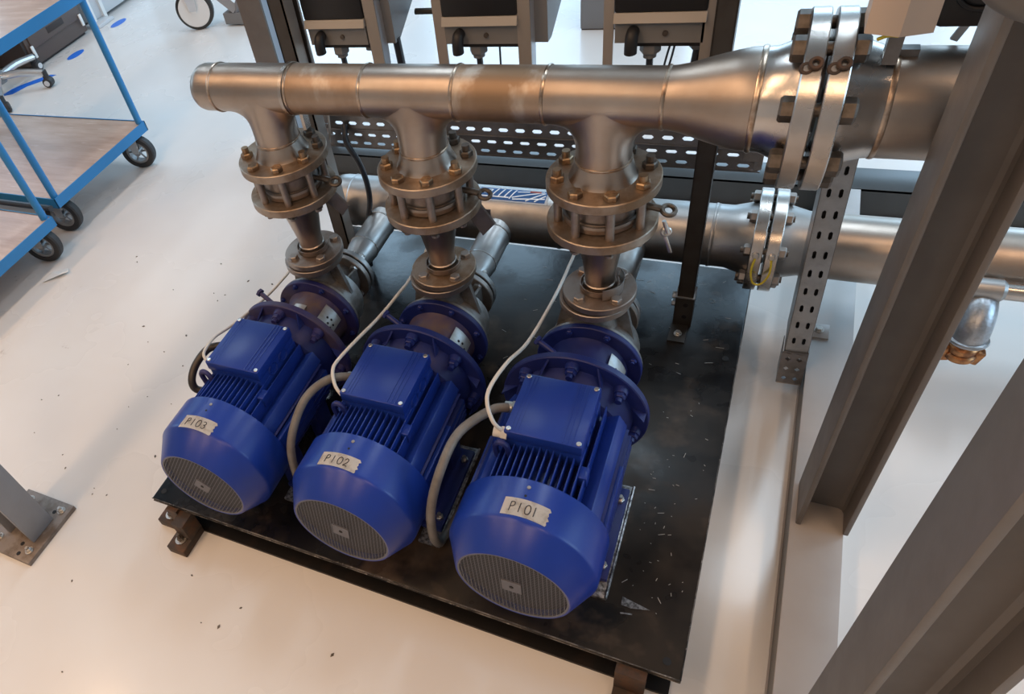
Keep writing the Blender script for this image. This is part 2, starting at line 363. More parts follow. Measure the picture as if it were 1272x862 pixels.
# ---------------------------------------------------------------- pumps
ZC = .16
def ring_pts(r, t): return (r * math.sin(t), ZC + r * math.cos(t))     # angle from the top, clockwise seen from the front
def build_pump():
    p = thing('motor_pump', 'x', 'pump', (0, 0, 0), 'blue motor pumps on the skid')
    Y = (0, 1, 0); O = (0, 0, ZC)
    # fan cover
    fc = part('fan_cover', MB().lathe(O, Y, [(.0935, .006), (.0935, .0), (.0955, -.0005), (.0980, .0015), (.1238, .0455), (.1258, .0482), (.1270, .0518), (.1273, .056), (.1275, .127), (.1262, .128), (.1255, .127), (.1255, .058), (.094, .008)], 72), 'blue', p, ang=24)
    inst('cover_screw', 'cscrew', lambda: MB().cyl((0, 0, 0), (0, 0, .0016), .0034, seg=12, bev=.0006), 'dusty2', fc, (.002, .112, ZC + .1272))
    inst('cover_hole', 'chole2', lambda: MB().cyl((0, 0, 0), (0, 0, .0006), .0022, seg=10), 'void', fc, (.001, .096, ZC + .1273))
    part('fan', MB().disc((0, .013, ZC), Y, .0925, .003), 'void', p)  # plain black disc giving the dark behind the grille, no fan modelled
    # stator
    st = MB().lathe(O, Y, [(.088, .10), (.088, .335), (.100, .345), (.104, .36), (.110, .372), (.112, .392)], 48, (True, True))
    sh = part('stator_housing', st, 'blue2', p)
    def fin(h): return lambda: MB().box((-.0012, 0, 0), (.0012, .215, h), .0006)
    for i in range(14):
        x = -.0735 + i * .0113
        z0 = math.sqrt(.086 ** 2 - x * x); z1 = math.sqrt(.1195 ** 2 - x * x) - (.004 if abs(x) < .05 else .0)
        h = round(z1 - z0, 4)
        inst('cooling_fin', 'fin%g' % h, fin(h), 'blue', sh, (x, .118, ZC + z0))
    for s in (-1, 1):
        for i in range(7):
            dz = -.052 + i * .0155
            x0 = math.sqrt(.086 ** 2 - dz * dz); x1 = math.sqrt(.1215 ** 2 - dz * dz); h = round(x1 - x0, 4)
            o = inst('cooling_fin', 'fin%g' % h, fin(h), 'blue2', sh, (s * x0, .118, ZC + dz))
            o.matrix_local = Matrix.Translation(Vector((s * x0, .118, ZC + dz))) @ Matrix.Rotation(s * PI / 2, 4, 'Y')
        cr = MB(); ang = math.radians(61) * s
        cx, cz = ring_pts(.1045, ang)
        cr.box((cx - .015, .118, cz - .013), (cx + .015, .34, cz + .013), .002, rot=Matrix.Rotation(ang, 3, 'Y'))
        part('corner_rail', cr, 'blue', p)
        side = MB().box((s * .109, .128, ZC - .03), (s * .121, .26, ZC + .032), .002).box((s * .109, .262, ZC - .03), (s * .118, .338, ZC + .02), .002)
        part('side_pad', side, 'blue', p)
        ft = MB().box((s * .082, .13, .008), (s * .126, .33, .02), .002).box((s * .075, .14, .012), (s * .100, .19, .10), .002).box((s * .075, .27, .012), (s * .100, .32, .10), .002)
        mf = part('motor_foot', ft, 'blue2', p)
        part('foot_rail', MB().box((s * .086, .10, 0), (s * .132, .345, .008), .001).tube([(s * .131, .10, .009), (s * .131, .345, .009)], .0028, 8, 0), 'foil', p, 'scratched steel rail under the motor foot')
        for yy in (.155, .30):
            inst('foot_bolt', 'ftbolt', bolt_nut(.008, .007, .004, .016), 'bolts', mf, (s * .114, yy, .02))
    # terminal box
    tb = MB().box((-.056, .208, ZC + .07), (.054, .328, ZC + .09)).box((-.066, .2005, ZC + .086), (.062, .3325, ZC + .119), .003)
    bx = part('terminal_box', tb, 'blue', p)
    lid = MB().box((-.068, .199, ZC + .118), (.064, .334, ZC + .142), .0025)
    for gx in (.031, .039, .047): lid.box((gx - .0009, .202, ZC + .1415), (gx + .0009, .331, ZC + .1433))
    for gx in (-.056, -.050, -.044): lid.box((gx - .0005, .202, ZC + .1418), (gx + .0005, .331, ZC + .1424))
    part('box_lid', lid, 'blue', bx)
    for gx in (-.061, .057):
        for gy in (.206, .327):
            inst('lid_screw', 'lscrew', lambda: MB().cyl((0, 0, 0), (0, 0, .0025), .0045, seg=12, bev=.0008), 'bolts', bx, (gx, gy, ZC + .1415))
    for gy in (.247, .287):
        inst('knockout', 'knock', lambda: MB().torus((0, 0, 0), (0, 0, 1), .0135, .0020, 24, 6).cyl((0, 0, -.001), (0, 0, .0008), .0095, seg=16), 'blue', bx, (.0622, gy, ZC + .107), (1, 0, 0))
    part('lifting_lug', MB().tube([(-.078, .186, ZC + .085), (-.080, .186, ZC + .112), (-.072, .186, ZC + .124), (-.060, .186, ZC + .118), (-.056, .186, ZC + .09)], .0055, 8), 'blue2', p)
    part('corner_lug', MB().box((.062, .172, ZC + .072), (.078, .197, ZC + .098), .003), 'blue', p)
    # motor flange
    mfm = MB().lathe(O, Y, [(.10, .389), (.137, .389), (.139, .391), (.139, .403), (.137, .405), (.078, .405)], 72)
    fl = part('motor_flange', mfm, 'blue2', p)
    for a in (24, -24, 76, -76, 128, -128):
        x, z = ring_pts(.1235, math.radians(a))
        inst('flange_rib', 'frib', lambda: MB().prism([(-.0016, -.014, 0), (-.0016, .014, 0), (-.0016, -.014, .022)], (.0032, 0, 0)), 'blue2', fl, (x, .389, z), (0, -1, 0), math.radians(a))
    for a in (0, 48, -48, 104, -104, 152, -152):
        x, z = ring_pts(.118, math.radians(a))
        inst('flange_bolt', 'fbol', lambda: MB().cyl((0, 0, -.004), (0, 0, .012), .0145, .012, 16, .001).hex((0, 0, .012), (0, 0, 1), .0105, .009).cyl((0, 0, .02), (0, 0, .030), .0062, seg=12), 'blue2', fl, (x, .389, z), (0, -1, 0))
    ln = part('lantern', MB().lathe(O, Y, [(.088, .404), (.080, .412), (.076, .42), (.073, .49), (.078, .505)], 48), 'blue2', p)
    g = MB().lathe(O, Y, [(.0785, .428), (.0795, .428), (.0795, .49), (.0785, .49), (.0785, .428)], 14, a0=math.radians(128), a1=math.radians(166))
    gp = part('coupling_guard', g, 'guard', p, 'silver perforated guard plate')
    for k, (aa, yy) in enumerate(((55, .44), (62, .436), (58, .452), (66, .448), (52, .463), (60, .466), (68, .46))):
        x, z = ring_pts(.0796, math.radians(aa)); nx, nz = ring_pts(1, math.radians(aa))
        inst('guard_hole', 'ghole', lambda: MB().cyl((0, 0, 0), (0, 0, .0005), .003, seg=10), 'void', gp, (x, yy, z), (nx, 0, nz - ZC))
    x, z = -.037, .115
    part('jack_bolt', MB().cyl((-.040, .419, .272), (-.0745, .43, .2865), .0055, seg=10).hex((-.0735, .43, .286), (-.93, .27, .38), .010, .007), 'blue2', p)
    # pump flange and casing
    pf = part('pump_flange', MB().disc((0, .506, ZC), Y, .104, .013, .07, 64), 'blue2', p)
    for k in range(8):
        x, z = ring_pts(.094, math.radians(22.5 + 45 * k))
        inst('cover_bolt', 'pfbolt', bolt_nut(.0068, .006, .0035, .01), 'blue2', pf, (x, .506, z), (0, -1, 0))
    cs = MB().lathe(O, Y, [(.070, .520), (.1025, .520), (.1025, .526), (.100, .528), (.088, .533), (.088, .575), (.082, .592), (.055, .603), (.050, .615), (.048, .648)], 48)
    cs.lathe((0, .561, ZC), (0, 0, 1), [(.050, .05), (.044, .085), (.038, .105), (.038, .132)], 32)
    ca = part('pump_casing', cs, 'cast', p)
    for s in (-1, 1):
        ca_r = MB().prism([(s * .030, .556, .29), (s * .060, .556, .285), (s * .080, .556, .19), (s * .05, .556, .2)], (0, .01, 0)).prism([(s * .045, .58, .215), (s * .045, .64, .205), (s * .045, .64, .17), (s * .045, .58, .17)], (s * .006, 0, 0))
        part('casing_rib', ca_r, 'cast', p)
    df = part('discharge_flange', MB().disc((0, .561, .291), (0, 0, 1), .0675, .015, .03), 'dusty2', p)
    part('gasket', MB().disc((0, .561, .306), (0, 0, 1), .062, .004, .03), 'void', p)
    sf = part('suction_flange', MB().disc((0, .646, ZC), Y, .070, .014, .03), 'dusty2', p)
    for k in range(4):
        x, z = ring_pts(.056, math.radians(45 + 90 * k))
        inst('flange_bolt', 'sfbolt', bolt_hex(.0105, .008), 'bolts', sf, (x, .646, z), (0, -1, 0))
    part('gasket', MB().disc((0, .660, ZC), Y, .064, .005, .03), 'void', p)
    return p
AX = -.007
pump = build_pump()
pump.location = (AX, 0, 0)          # ORG of the pump stays at its own frame
PLAB = ('nearest of the three blue motor pumps, its fan cover taped P101',
        'middle blue motor pump of the row, its fan cover taped P102',
        'farthest blue motor pump in the row, dusty, its fan cover taped P103')
pump['label'] = PLAB[0]
pumps = [pump]
for k in (1, 2):
    r = pump.copy(); C.objects.link(r); r.location = (AX - .32 * k, 0, 0); r['label'] = PLAB[k]; ORG[r] = Vector((0, 0, 0))
    for ch in list(pump.children):
        c = ch.copy(); C.objects.link(c); c.parent = r; ORG[c] = Vector((0, 0, 0))
        nm = ch.name.split('.')[0]
        def swap(o, m):
            o.data = o.data.copy(); o.data.materials[0] = M[m]
        if k == 2 and nm in ('motor_flange', 'pump_flange', 'jack_bolt', 'lifting_lug'): swap(c, 'bluedust')
        if nm == 'lantern': swap(c, 'lantern_dust')
        for g in list(ch.children):
            d = g.copy(); C.objects.link(d); d.parent = c; ORG[d] = Vector((0, 0, 0))
            if k == 2 and g.name.startswith('flange_bolt') and nm == 'motor_flange': d.data = d.data.copy(); d.data.materials[0] = M['bluedust']
    pumps.append(r)
# fan grilles: slotted plate with a square blank in the middle
def grille(rot):
    g = MB(); R = .0935; g.lathe((0, .0028, 0), (0, 1, 0), [(.0905, 0), (.0905, -.0022), (R, -.0028), (R, .002)], 64)
    cw, rh = .0066, .0042; nb = int(R / cw) + 1; y = .0008
    def q(x0, x1, z0, z1):
        g.quad((x0, y, z0), (x1, y, z0), (x1, y, z1), (x0, y, z1)); 
    for i in range(-nb, nb + 1):
        x = i * cw
        if abs(x) < .091:
            h = math.sqrt(.091 ** 2 - x * x); q(x - .0008, x + .0008, -h, h)
        xm = x + cw / 2
        for j in range(-28, 29):
            z = j * rh + (rh / 2 if i % 2 else 0)
            if math.hypot(xm, z) < .0905: q(xm - cw / 2, xm + cw / 2, z - .00062, z + .00062)
    bmesh.ops.rotate(g.b, cent=(0, 0, 0), matrix=Matrix.Rotation(rot, 3, 'Y'), verts=g.b.verts)
    return g
for k, p in enumerate(pumps):
    g = grille((0.0, .16, .62)[k])
    bmesh.ops.translate(g.b, vec=(0, 0, ZC), verts=g.b.verts)
    o = part('fan_grille', g, 'grille', p, 'grey slotted fan grille')
    bl = MB().box((-.0165, -.001, -.0165), (.0165, .0015, .0165)); bmesh.ops.rotate(bl.b, cent=(0, 0, 0), matrix=Matrix.Rotation((0.0, .16, .62)[k], 3, 'Y'), verts=bl.b.verts); bmesh.ops.translate(bl.b, vec=(0, 0, ZC), verts=bl.b.verts)
    part('grille_blank', bl, 'grille', o)
    part('centre_hole', MB().cyl((0, -.0004, ZC), (0, -.0018, ZC), .0036, seg=14), 'void', o)
# tape labels with handwritten numbers
GL = {'P': [[(.0, 0), (.04, 1)], [(.04, 1), (.55, 1.02), (.72, .8), (.55, .58), (.05, .5)]],
      '1': [[(.32, 0), (.36, 1)]],
      '0': [[(.5, 1), (.15, .85), (.02, .45), (.2, .05), (.5, 0), (.8, .12), (.92, .5), (.8, .88), (.5, 1)]],
      '2': [[(.1, .75), (.3, 1), (.65, .95), (.7, .65), (.4, .3), (.05, 0), (.4, .06), (.8, .0)]],
      '3': [[(.1, .92), (.45, 1), (.75, .8), (.65, .58), (.35, .52), (.7, .45), (.8, .2), (.5, 0), (.1, .08)]]}
TP = [('P101', -13, 19.4, .0555, .0875, -.0012), ('P102', -20, 14, .0525, .081, -.001), ('P103', -16.5, 17.5, .047, .0775, -.001)]
for p, (txt, a0, a1, y0, y1, sk_) in zip(pumps, TP):
    t = MB(); n = 10; rr = .1279
    def at(s, v, r=rr): 
        x, z = ring_pts(r, math.radians(a0 + (a1 - a0) * s)); return (x, y0 + (y1 - y0) * v + .0015 * math.sin(s * 3), z)
    for i in range(n):
        s0, s1 = i / n, (i + 1) / n
        e0 = .0; t.quad(at(s0, e0), at(s1, e0), at(s1, 1), at(s0, 1))
    for i in range(4):                                       # torn edge
        t.prism([at(1, i / 4), at(1 + .02 + .03 * (i % 2), i / 4 + .1), at(1, i / 4 + .25)], (0, 0, .0001))
    bmesh.ops.solidify(t.b, geom=t.b.faces[:], thickness=.0003)
    o = part('name_tape', t, 'tape', p, 'cream masking tape reading ' + txt)
    ink = MB()
    for i, ch in enumerate(txt):
        for st in GL[ch]:
            pts = [at(.17 + .165 * i + .13 * a, .22 + .52 * b, rr + .0005) for a, b in st]
            ink.tube(pts, .00075, 6, 4)
    part('lettering', ink, 'ink', o, 'black handwritten ' + txt)
for k, (a, yy) in enumerate(((4, .468),)):
    g = MB().lathe((0, 0, ZC), (0, 1, 0), [(.078, .44), (.0792, .44), (.0792, .462), (.078, .462)], 6, a0=math.radians(80), a1=math.radians(102))
    part('rating_plate', g, 'guard', pumps[2], 'small silver rating plate')

# ---------------------------------------------------------------- check valves, reducer spools
YD = .561; X0 = (0., -.32, -.64)
VR = .0932
def tilt(a): return polar(math.radians(a))
VL = ('dusty flanged check valve above the nearest pump, a small key hanging from its eye',
      'dusty flanged check valve above the middle pump, a steel tag hanging from its eye',
      'dusty flanged check valve above the farthest pump, beside the strut post')
SL = ('conical steel reducer spool under the nearest check valve, a bright loose band at its foot',
      'brown dusty conical reducer spool under the middle check valve',
      'conical reducer spool under the farthest check valve, pale dirt on its lower flange')
valve = thing('check_valve', VL[0], 'valve', (0, YD, .494), 'check valves under the discharge header')
part('valve_body', MB().lathe((0, YD, .495), (0, 0, 1), [(.05, 0), (.0635, 0), (.0645, .002), (.0645, .012), (.060, .013), (.058, .016), (.058, .040), (.060, .042), (.060, .060), (.05, .061)], 40), 'dusty2', valve)
part('seat_ring', MB().lathe((0, YD, .506), (0, 0, 1), [(.062, 0), (.0665, 0), (.0665, .006), (.062, .006)], 40), 'galv', valve)
for k in range(8):
    a = -112.5 + 45 * k; c, s = tilt(a); x, y = c * .0745, YD + s * .0745
    sb = inst('stud', 'vstud', lambda: MB().cyl((0, 0, -.036), (0, 0, .088), .0075, seg=12), 'dusty2', valve, (x, y, .494))
    if k in (0, 1):
        inst('bolt_head', 'vhead', bolt_hex(.0125, .0095), 'bolt', sb, (x, y, .5755), (0, 0, 1), .3 * k)
    else:
        inst('nut', 'vnut', bolt_nut(.0125, .0105, .0072, .0215), 'bolt' if k in (2, 7, 6) else 'boltd', sb, (x, y, .5755), (0, 0, 1), .4 * k)
    inst('nut', 'vnut2', bolt_hex(.0122, .010), 'boltd', sb, (x, y, .4745), (0, 0, -1))
part('eye_lug', MB().torus((.108, YD + .0, .513), (.25, -.25, 1), .0105, .0042, 18, 8).tube([(.06, YD, .52), (.085, YD, .517), (.098, YD, .514)], .006, 8), 'boltd', valve)
valves = [valve]
for k in (1, 2):
    v, _ = dup(valve, (X0[k], YD, .494), VL[k]); valves.append(v)
part('hanging_key', MB().cyl((.103, YD - .004, .494), (.111, YD - .004, .470), .0035).torus((.108, YD - .004, .472), (.3, -1, .2), .0065, .003, 16, 8).box((.1095, YD - .006, .428), (.1155, YD - .003, .467), .0008, rot=Matrix.Rotation(-.32, 3, 'Y')), 'bolts', valves[0], 'small bright key')
tg = MB().prism([(-.277, .600, .446), (-.247, .600, .470), (-.214, .600, .416), (-.241, .600, .384)], (.002, .003, .001)).box((-.232, .604, .428), (-.222, .606, .446)).tube([(-.252, .598, .465), (-.236, .59, .49), (-.225, .566, .508)], .0025, 6, 3)
part('steel_tag', tg, 'tray', valves[1], 'rectangular steel tag')
tg = MB().prism([(-.597, .596, .436), (-.570, .596, .462), (-.541, .598, .425), (-.563, .598, .398)], (.002, .003, .001)).tube([(-.575, .594, .455), (-.560, .585, .485), (-.545, .566, .508)], .0025, 6, 3)
part('steel_tag', tg, 'tray', valves[2], 'rectangular steel tag')

spool = thing('reducer_spool', SL[0], 'pipe', (0, YD, .312), 'reducer spools between pumps and check valves')
part('upper_flange', MB().disc((0, YD, .475), (0, 0, 1), VR, .0185, .04, 56), 'dusty', spool)
part('cone', MB().lathe((0, YD, 0), (0, 0, 1), [(.050, .475), (.0445, .466), (.0425, .460), (.0420, .448), (.0440, .446), (.0440, .443), (.0418, .441), (.036, .415), (.029, .372), (.0272, .36), (.0272, .345), (.0292, .343), (.0292, .339), (.0272, .337), (.029, .33), (.033, .326)], 40), 'header', spool)
lf = part('lower_flange', MB().disc((0, YD, .3105), (0, 0, 1), .0675, .0145, .02, 48), 'dusty', spool)
for a in (-122, -42, 48, 138):
    c, s = tilt(a); inst('flange_bolt', 'lfb', lambda: MB().cyl((0, 0, 0), (0, 0, .0016), .0118, seg=16).hex((0, 0, .0016), (0, 0, 1), .0105, .0075), 'dusty2', lf, (c * .052, YD + s * .052, .325), (0, 0, 1), a)
part('loose_collar', MB().lathe((0, YD, .327), (0, 0, 1), [(.0335, 0), (.0355, 0), (.0365, .012), (.0345, .012), (.0335, 0)], 30, a0=math.radians(130), a1=math.radians(395)), 'dusty2', spool)
spools = [spool]
lf.data.materials[0] = M['dusty2']
for k in (1, 2):
    s, kids = dup(spool, (X0[k], YD, .312), SL[k]); spools.append(s)
    if k == 1: kids['lower_flange'].data = lf.data.copy(); kids['lower_flange'].data.materials[0] = M['dusty']
part('bright_band', MB().lathe((0.004, YD - .002, .326), (0, 0, 1), [(.0385, 0), (.0395, 0), (.0415, .027), (.0405, .027), (.0385, 0)], 22, a0=math.radians(-75), a1=math.radians(45)), 'galv', spools[0], 'bright curved band')

# ---------------------------------------------------------------- discharge header
ZH = .712; HR = .0448
hd = thing('discharge_header', 'brownish stainless header pipe with three tees running above the pumps', 'pipe', (-.32, YD, ZH))
X = (1, 0, 0)
part('end_cap', MB().lathe((-.795, YD, ZH), X, [(.0, 0), (.015, .001), (.028, .005), (.037, .011), (.0425, .019), (.0448, .028), (.0448, .062)], 40), 'header', hd)
SEAM = (-.735, -.562, -.408, -.238, -.088, .088)
for a, b in ((-.562, -.408), (-.238, -.088)):
    part('pipe_section', MB().lathe((a, YD, ZH), X, [(HR - .0002, 0), (HR - .0002, b - a)], 48), 'stained', hd)
for x in SEAM:
    part('weld_seam', MB().lathe((x - .0035, YD, ZH), X, [(HR - .001, 0), (HR + .0012, .001), (HR + .0022, .0035), (HR + .0012, .006), (HR - .001, .007)], 48), 'weld', hd)
for k, (xa, xb) in enumerate(((-.088, .088), (-.408, -.238), (-.735, -.562))):
    xc = X0[k]; t = MB().lathe((xa, YD, ZH), X, [(HR, 0), (HR, xb - xa)], 48)
    seg = 48; rb = HR - .0006; F = .046; rows = []
    for j in range(11):
        u = j / 10; ring = []
        for i in range(seg):
            th = 2 * PI * i / seg; c, s = polar(th); f = F * c * c
            re = rb + f; ye = min(abs(re * s), HR * .9999); 
            yb = rb * s
            p2 = (re * c, math.copysign(ye, s) if s else 0, -math.sqrt(max(0, HR * HR - ye * ye)))
            p0 = (rb * c, yb, -HR - F * .9 * c * c - .004)
            p1 = (rb * c, yb, -math.sqrt(max(0, HR * HR - yb * yb)))
            ring.append(t.b.verts.new(Vector((xc, YD, ZH)) + Vector([(1 - u) ** 2 * p0[q] + 2 * u * (1 - u) * p1[q] + u * u * p2[q] for q in range(3)])))
        rows.append(ring)
    low = [t.b.verts.new(Vector((xc + rb * math.cos(2 * PI * i / seg), YD + rb * math.sin(2 * PI * i / seg), .607))) for i in range(seg)]
    rows.insert(0, low)
    for A, B in zip(rows, rows[1:]):
        for i in range(seg): t.b.faces.new((A[i], A[(i + 1) % seg], B[(i + 1) % seg], B[i]))
    part('tee', t, 'header', hd, ang=50)
    part('weld_seam', MB().lathe((xc, YD, .603), (0, 0, 1), [(rb - .001, 0), (rb + .0015, .001), (rb + .0022, .003), (rb + .0015, .005), (rb - .001, .006)], 48), 'weld', hd)
    part('weld_neck', MB().lathe((xc, YD, .570), (0, 0, 1), [(.056, .005), (.0535, .009), (.0515, .014), (.047, .028), (rb, .035)], 48), 'header', hd)
    part('neck_flange', MB().disc((xc, YD, .5565), (0, 0, 1), VR, .0185, .04, 64), 'dusty', hd)
part('pipe_strap', MB().lathe((-.572, YD, ZH), X, [(HR + .0008, 0), (HR + .003, 0), (HR + .003, .007), (HR + .0008, .007), (HR + .0008, 0)], 48).box((-.572, YD + .0, ZH - .085), (-.565, YD + .018, ZH - .042)), 'bright', hd, 'thin bright strap round the pipe')
part('reducer', MB().lathe((0, YD, ZH), X, [(HR, .088), (HR + .0008, .098), (.049, .115), (.058, .145), (.066, .175), (.0695, .192), (.070, .206)], 56), 'header', hd)
part('weld_seam', MB().lathe((.203, YD, ZH), X, [(.069, 0), (.0715, .001), (.0725, .0045), (.0715, .008), (.069, .009)], 56), 'weld', hd)
part('flange_neck', MB().lathe((.21, YD, ZH), X, [(.070, 0), (.071, .012), (.080, .034), (.083, .043)], 56), 'bright', hd)
part('end_flange', MB().disc((.252, YD, ZH), X, .1175, .023, .06, 80), 'bright', hd)
for k in range(8):
    a = math.radians(22.5 + 45 * k); c, s = polar(a); y, z = YD + c * .0985, ZH + s * .0985
    st = inst('flange_bolt', 'bigstud', lambda: MB().cyl((0, 0, 0), (0, 0, .086), .0085, seg=12), 'boltd', hd, (.236, y, z), X)
    inst('nut', 'bignut', lambda: MB().hex((0, 0, 0), (0, 0, 1), .0165, .016), 'boltd', st, (.2518, y, z), (-1, 0, 0))
    inst('nut', 'bignut', lambda: MB().hex((0, 0, 0), (0, 0, 1), .0165, .016), 'boltd', st, (.3052, y, z), (1, 0, 0))
mp = thing('main_pipe', 'large stainless pipe bolted to the end of the discharge header', 'pipe', (.5, YD, ZH))
part('flange', MB().disc((.2815, YD, ZH), X, .1175, .023, .06, 80), 'bright', mp)
part('flange_neck', MB().lathe((.303, YD, ZH), X, [(.086, 0), (.082, .012), (.0715, .04), (.070, .052)], 56), 'bright', mp)
part('weld_seam', MB().lathe((.352, YD, ZH), X, [(.069, 0), (.0712, .001), (.0718, .004), (.0712, .007), (.069, .008)], 56), 'weld', mp)
part('pipe', MB().lathe((.355, YD, ZH), X, [(.070, 0), (.070, 1.6)], 64), 'header', mp)
for a, off, rim in ((70, .262, hd), (70, .292, mp)):
    yy, zz = YD - .1175 * .66, ZH + .1175 * .752
    part('rusty_link', MB().torus((off - .005, yy - .001, zz - .003), (0, -.66, .75), .006, .0028, 16, 6).torus((off + .004, yy - .001, zz + .004), (0, -.66, .75), .006, .0028, 16, 6), 'rust', rim, 'rusty link on the flange rim')

# ---------------------------------------------------------------- suction header
YS, ZS, SR = .96, .166, .070
sh = thing('suction_header', 'grey steel suction header with three branches lying behind the pumps', 'pipe', (-.3, YS, ZS))
part('pipe', MB().lathe((-.76, YS, ZS), X, [(SR, 0), (SR, .925), (SR + .001, .93)], 64), 'galv', sh)
part('end_cap', MB().lathe((-.835, YS, ZS), X, [(0, 0), (.022, .001), (.043, .006), (.058, .015), (.067, .030), (SR, .048), (SR, .078)], 56), 'galv', sh)
for x in (-.762, -.18, .16):
    part('weld_seam', MB().lathe((x, YS, ZS), X, [(SR - .001, 0), (SR + .0018, .002), (SR + .0018, .006), (SR - .001, .008)], 56), 'galv', sh)
part('flange_neck', MB().lathe((.168, YS, ZS), X, [(SR, 0), (SR, .03), (.078, .06), (.084, .078)], 56), 'galv', sh)
part('end_flange', MB().disc((.245, YS, ZS), X, .112, .024, .06, 72), 'bright', sh)
for k in range(8):
    a = math.radians(22.5 + 45 * k); c, s = polar(a); y, z = YS + c * .094, ZS + s * .094
    st = inst('flange_bolt', 'sstud', lambda: MB().cyl((0, 0, 0), (0, 0, .09), .007, seg=12), 'boltd', sh, (.226, y, z), X)
    inst('nut', 'snut', lambda: MB().hex((0, 0, 0), (0, 0, 1), .0135, .013), 'dusty2', st, (.2448, y, z), (-1, 0, 0))
    inst('nut', 'snut', lambda: MB().hex((0, 0, 0), (0, 0, 1), .0135, .013), 'dusty2', st, (.2992, y, z), (1, 0, 0))
for k in range(3):
    x = X0[k] + AX
    br = part('branch_pipe', MB().lathe((x, 0, ZC), (0, 1, 0), [(.045, .679), (.034, .688), (.031, .70), (.031, .715), (.034, .735), (.0375, .752), (.0385, .765), (.0385, .90), (.046, .915)], 40), 'galv', sh)
    for yy in (.712, .768, .872):
        rr = .031 if yy < .72 else .0385
        part('weld_seam', MB().lathe((x, yy, ZC), (0, 1, 0), [(rr - .001, 0), (rr + .0012, .001), (rr + .0012, .004), (rr - .001, .005)], 40), 'bright', br)
    bf = part('branch_flange', MB().disc((x, .665, ZC), (0, 1, 0), .070, .015, .03, 56), 'galv', sh)
    for q in range(4):
        xx, zz = ring_pts(.056, math.radians(45 + 90 * q)); inst('nut', 'sbn', bolt_nut(.0105, .009, .006, .016), 'bolts', bf, (x + xx, .68, zz), (0, 1, 0))
# sticker on the pipe
def spt(x, a, r=SR + .0006): return (x, YS + r * math.sin(math.radians(a)), ZS + r * math.cos(math.radians(a)))
def patch(x0, x1, a0, a1, r, n=8, skew=0.):
    g = MB()
    for i in range(n):
        b0, b1 = a0 + (a1 - a0) * i / n, a0 + (a1 - a0) * (i + 1) / n
        g.quad(spt(x0 + skew * i / n, b0, r), spt(x1 + skew * i / n, b0, r), spt(x1 + skew * (i + 1) / n, b1, r), spt(x0 + skew * (i + 1) / n, b1, r))
    bmesh.ops.solidify(g.b, geom=g.b.faces[:], thickness=.0002); return g
stk = part('sticker', patch(-.392, -.208, -27, 14, SR + .0008), 'stick_w', sh, 'white and blue printed sticker')
part('blue_print', patch(-.387, -.214, -24, 8, SR + .0011), 'stick_b', stk)
sl = MB()
def line(a, b, w=1.):
    (xa, ta), (xb, tb) = a, b; dx, dt = xb - xa, (tb - ta) * SR * PI / 180; L = math.hypot(dx, dt); nx, nt = -dt / L * .0016 * w, dx / L * .0016 * w / SR * 180 / PI
    n = 5
    for i in range(n):
        f0, f1 = i / n, (i + 1) / n
        P = lambda f, s: spt(xa + dx * f + nx * s, ta + (tb - ta) * f + nt * s, SR + .0016)
        sl.quad(P(f0, -1), P(f1, -1), P(f1, 1), P(f0, 1))
for a, b in (((-.385, 2), (-.352, 2)), ((-.352, 2), (-.358, -8)), ((-.385, -8), (-.358, -8)), ((-.338, 6), (-.350, -16)), ((-.322, 6), (-.334, -18)), ((-.306, 6), (-.318, -18)), ((-.292, 6), (-.304, -20)), ((-.298, -16), (-.222, 4)), ((-.296, -20), (-.216, -14)), ((-.262, -22), (-.218, 2)), ((-.240, -22), (-.216, -6)), ((-.288, 0), (-.250, 4)), ((-.386, -17), (-.306, -17))): line(a, b)
part('white_print', sl, 'stick_w', stk)
part('red_print', patch(-.258, -.230, 1, 7, SR + .0018, 3), 'stick_r', stk)
sm = thing('suction_main', 'steel suction pipe running on past the cable drop and the columns', 'pipe', (.6, YS, ZS))
part('flange', MB().disc((.275, YS, ZS), X, .112, .024, .06, 72), 'bright', sm)
part('flange_neck', MB().lathe((.298, YS, ZS), X, [(.084, 0), (.078, .016), (SR, .046), (SR, .056)], 56), 'galv', sm)
part('pipe', MB().lathe((.353, YS, ZS), X, [(SR, 0), (SR, 1.9)], 64), 'header', sm)
part('weld_seam', MB().lathe((.64, YS, ZS), X, [(SR - .001, 0), (SR + .0018, .002), (SR + .0018, .006), (SR - .001, .008)], 56), 'weld', sm)
ew = thing('earth_wire', 'yellow earth wire looped between the two suction flange rims', 'wire', (.27, .89, .19))
q = .112
part('wire', MB().tube([(.257, YS - q * .95 - .006, ZS + .035), (.254, YS - q - .012, ZS + .01), (.262, YS - q - .016, ZS - .018), (.278, YS - q - .016, ZS - .018), (.289, YS - q - .012, ZS + .008), (.287, YS - q * .95 - .006, ZS + .035)], .0022, 6), 'yellow', ew)
for x in (.257, .287):
    part('terminal_screw', MB().cyl((x, YS - q * .95 + .004, ZS + .038), (x, YS - q * .95 - .006, ZS + .040), .0065, seg=12, bev=.001), 'bolts', ew)

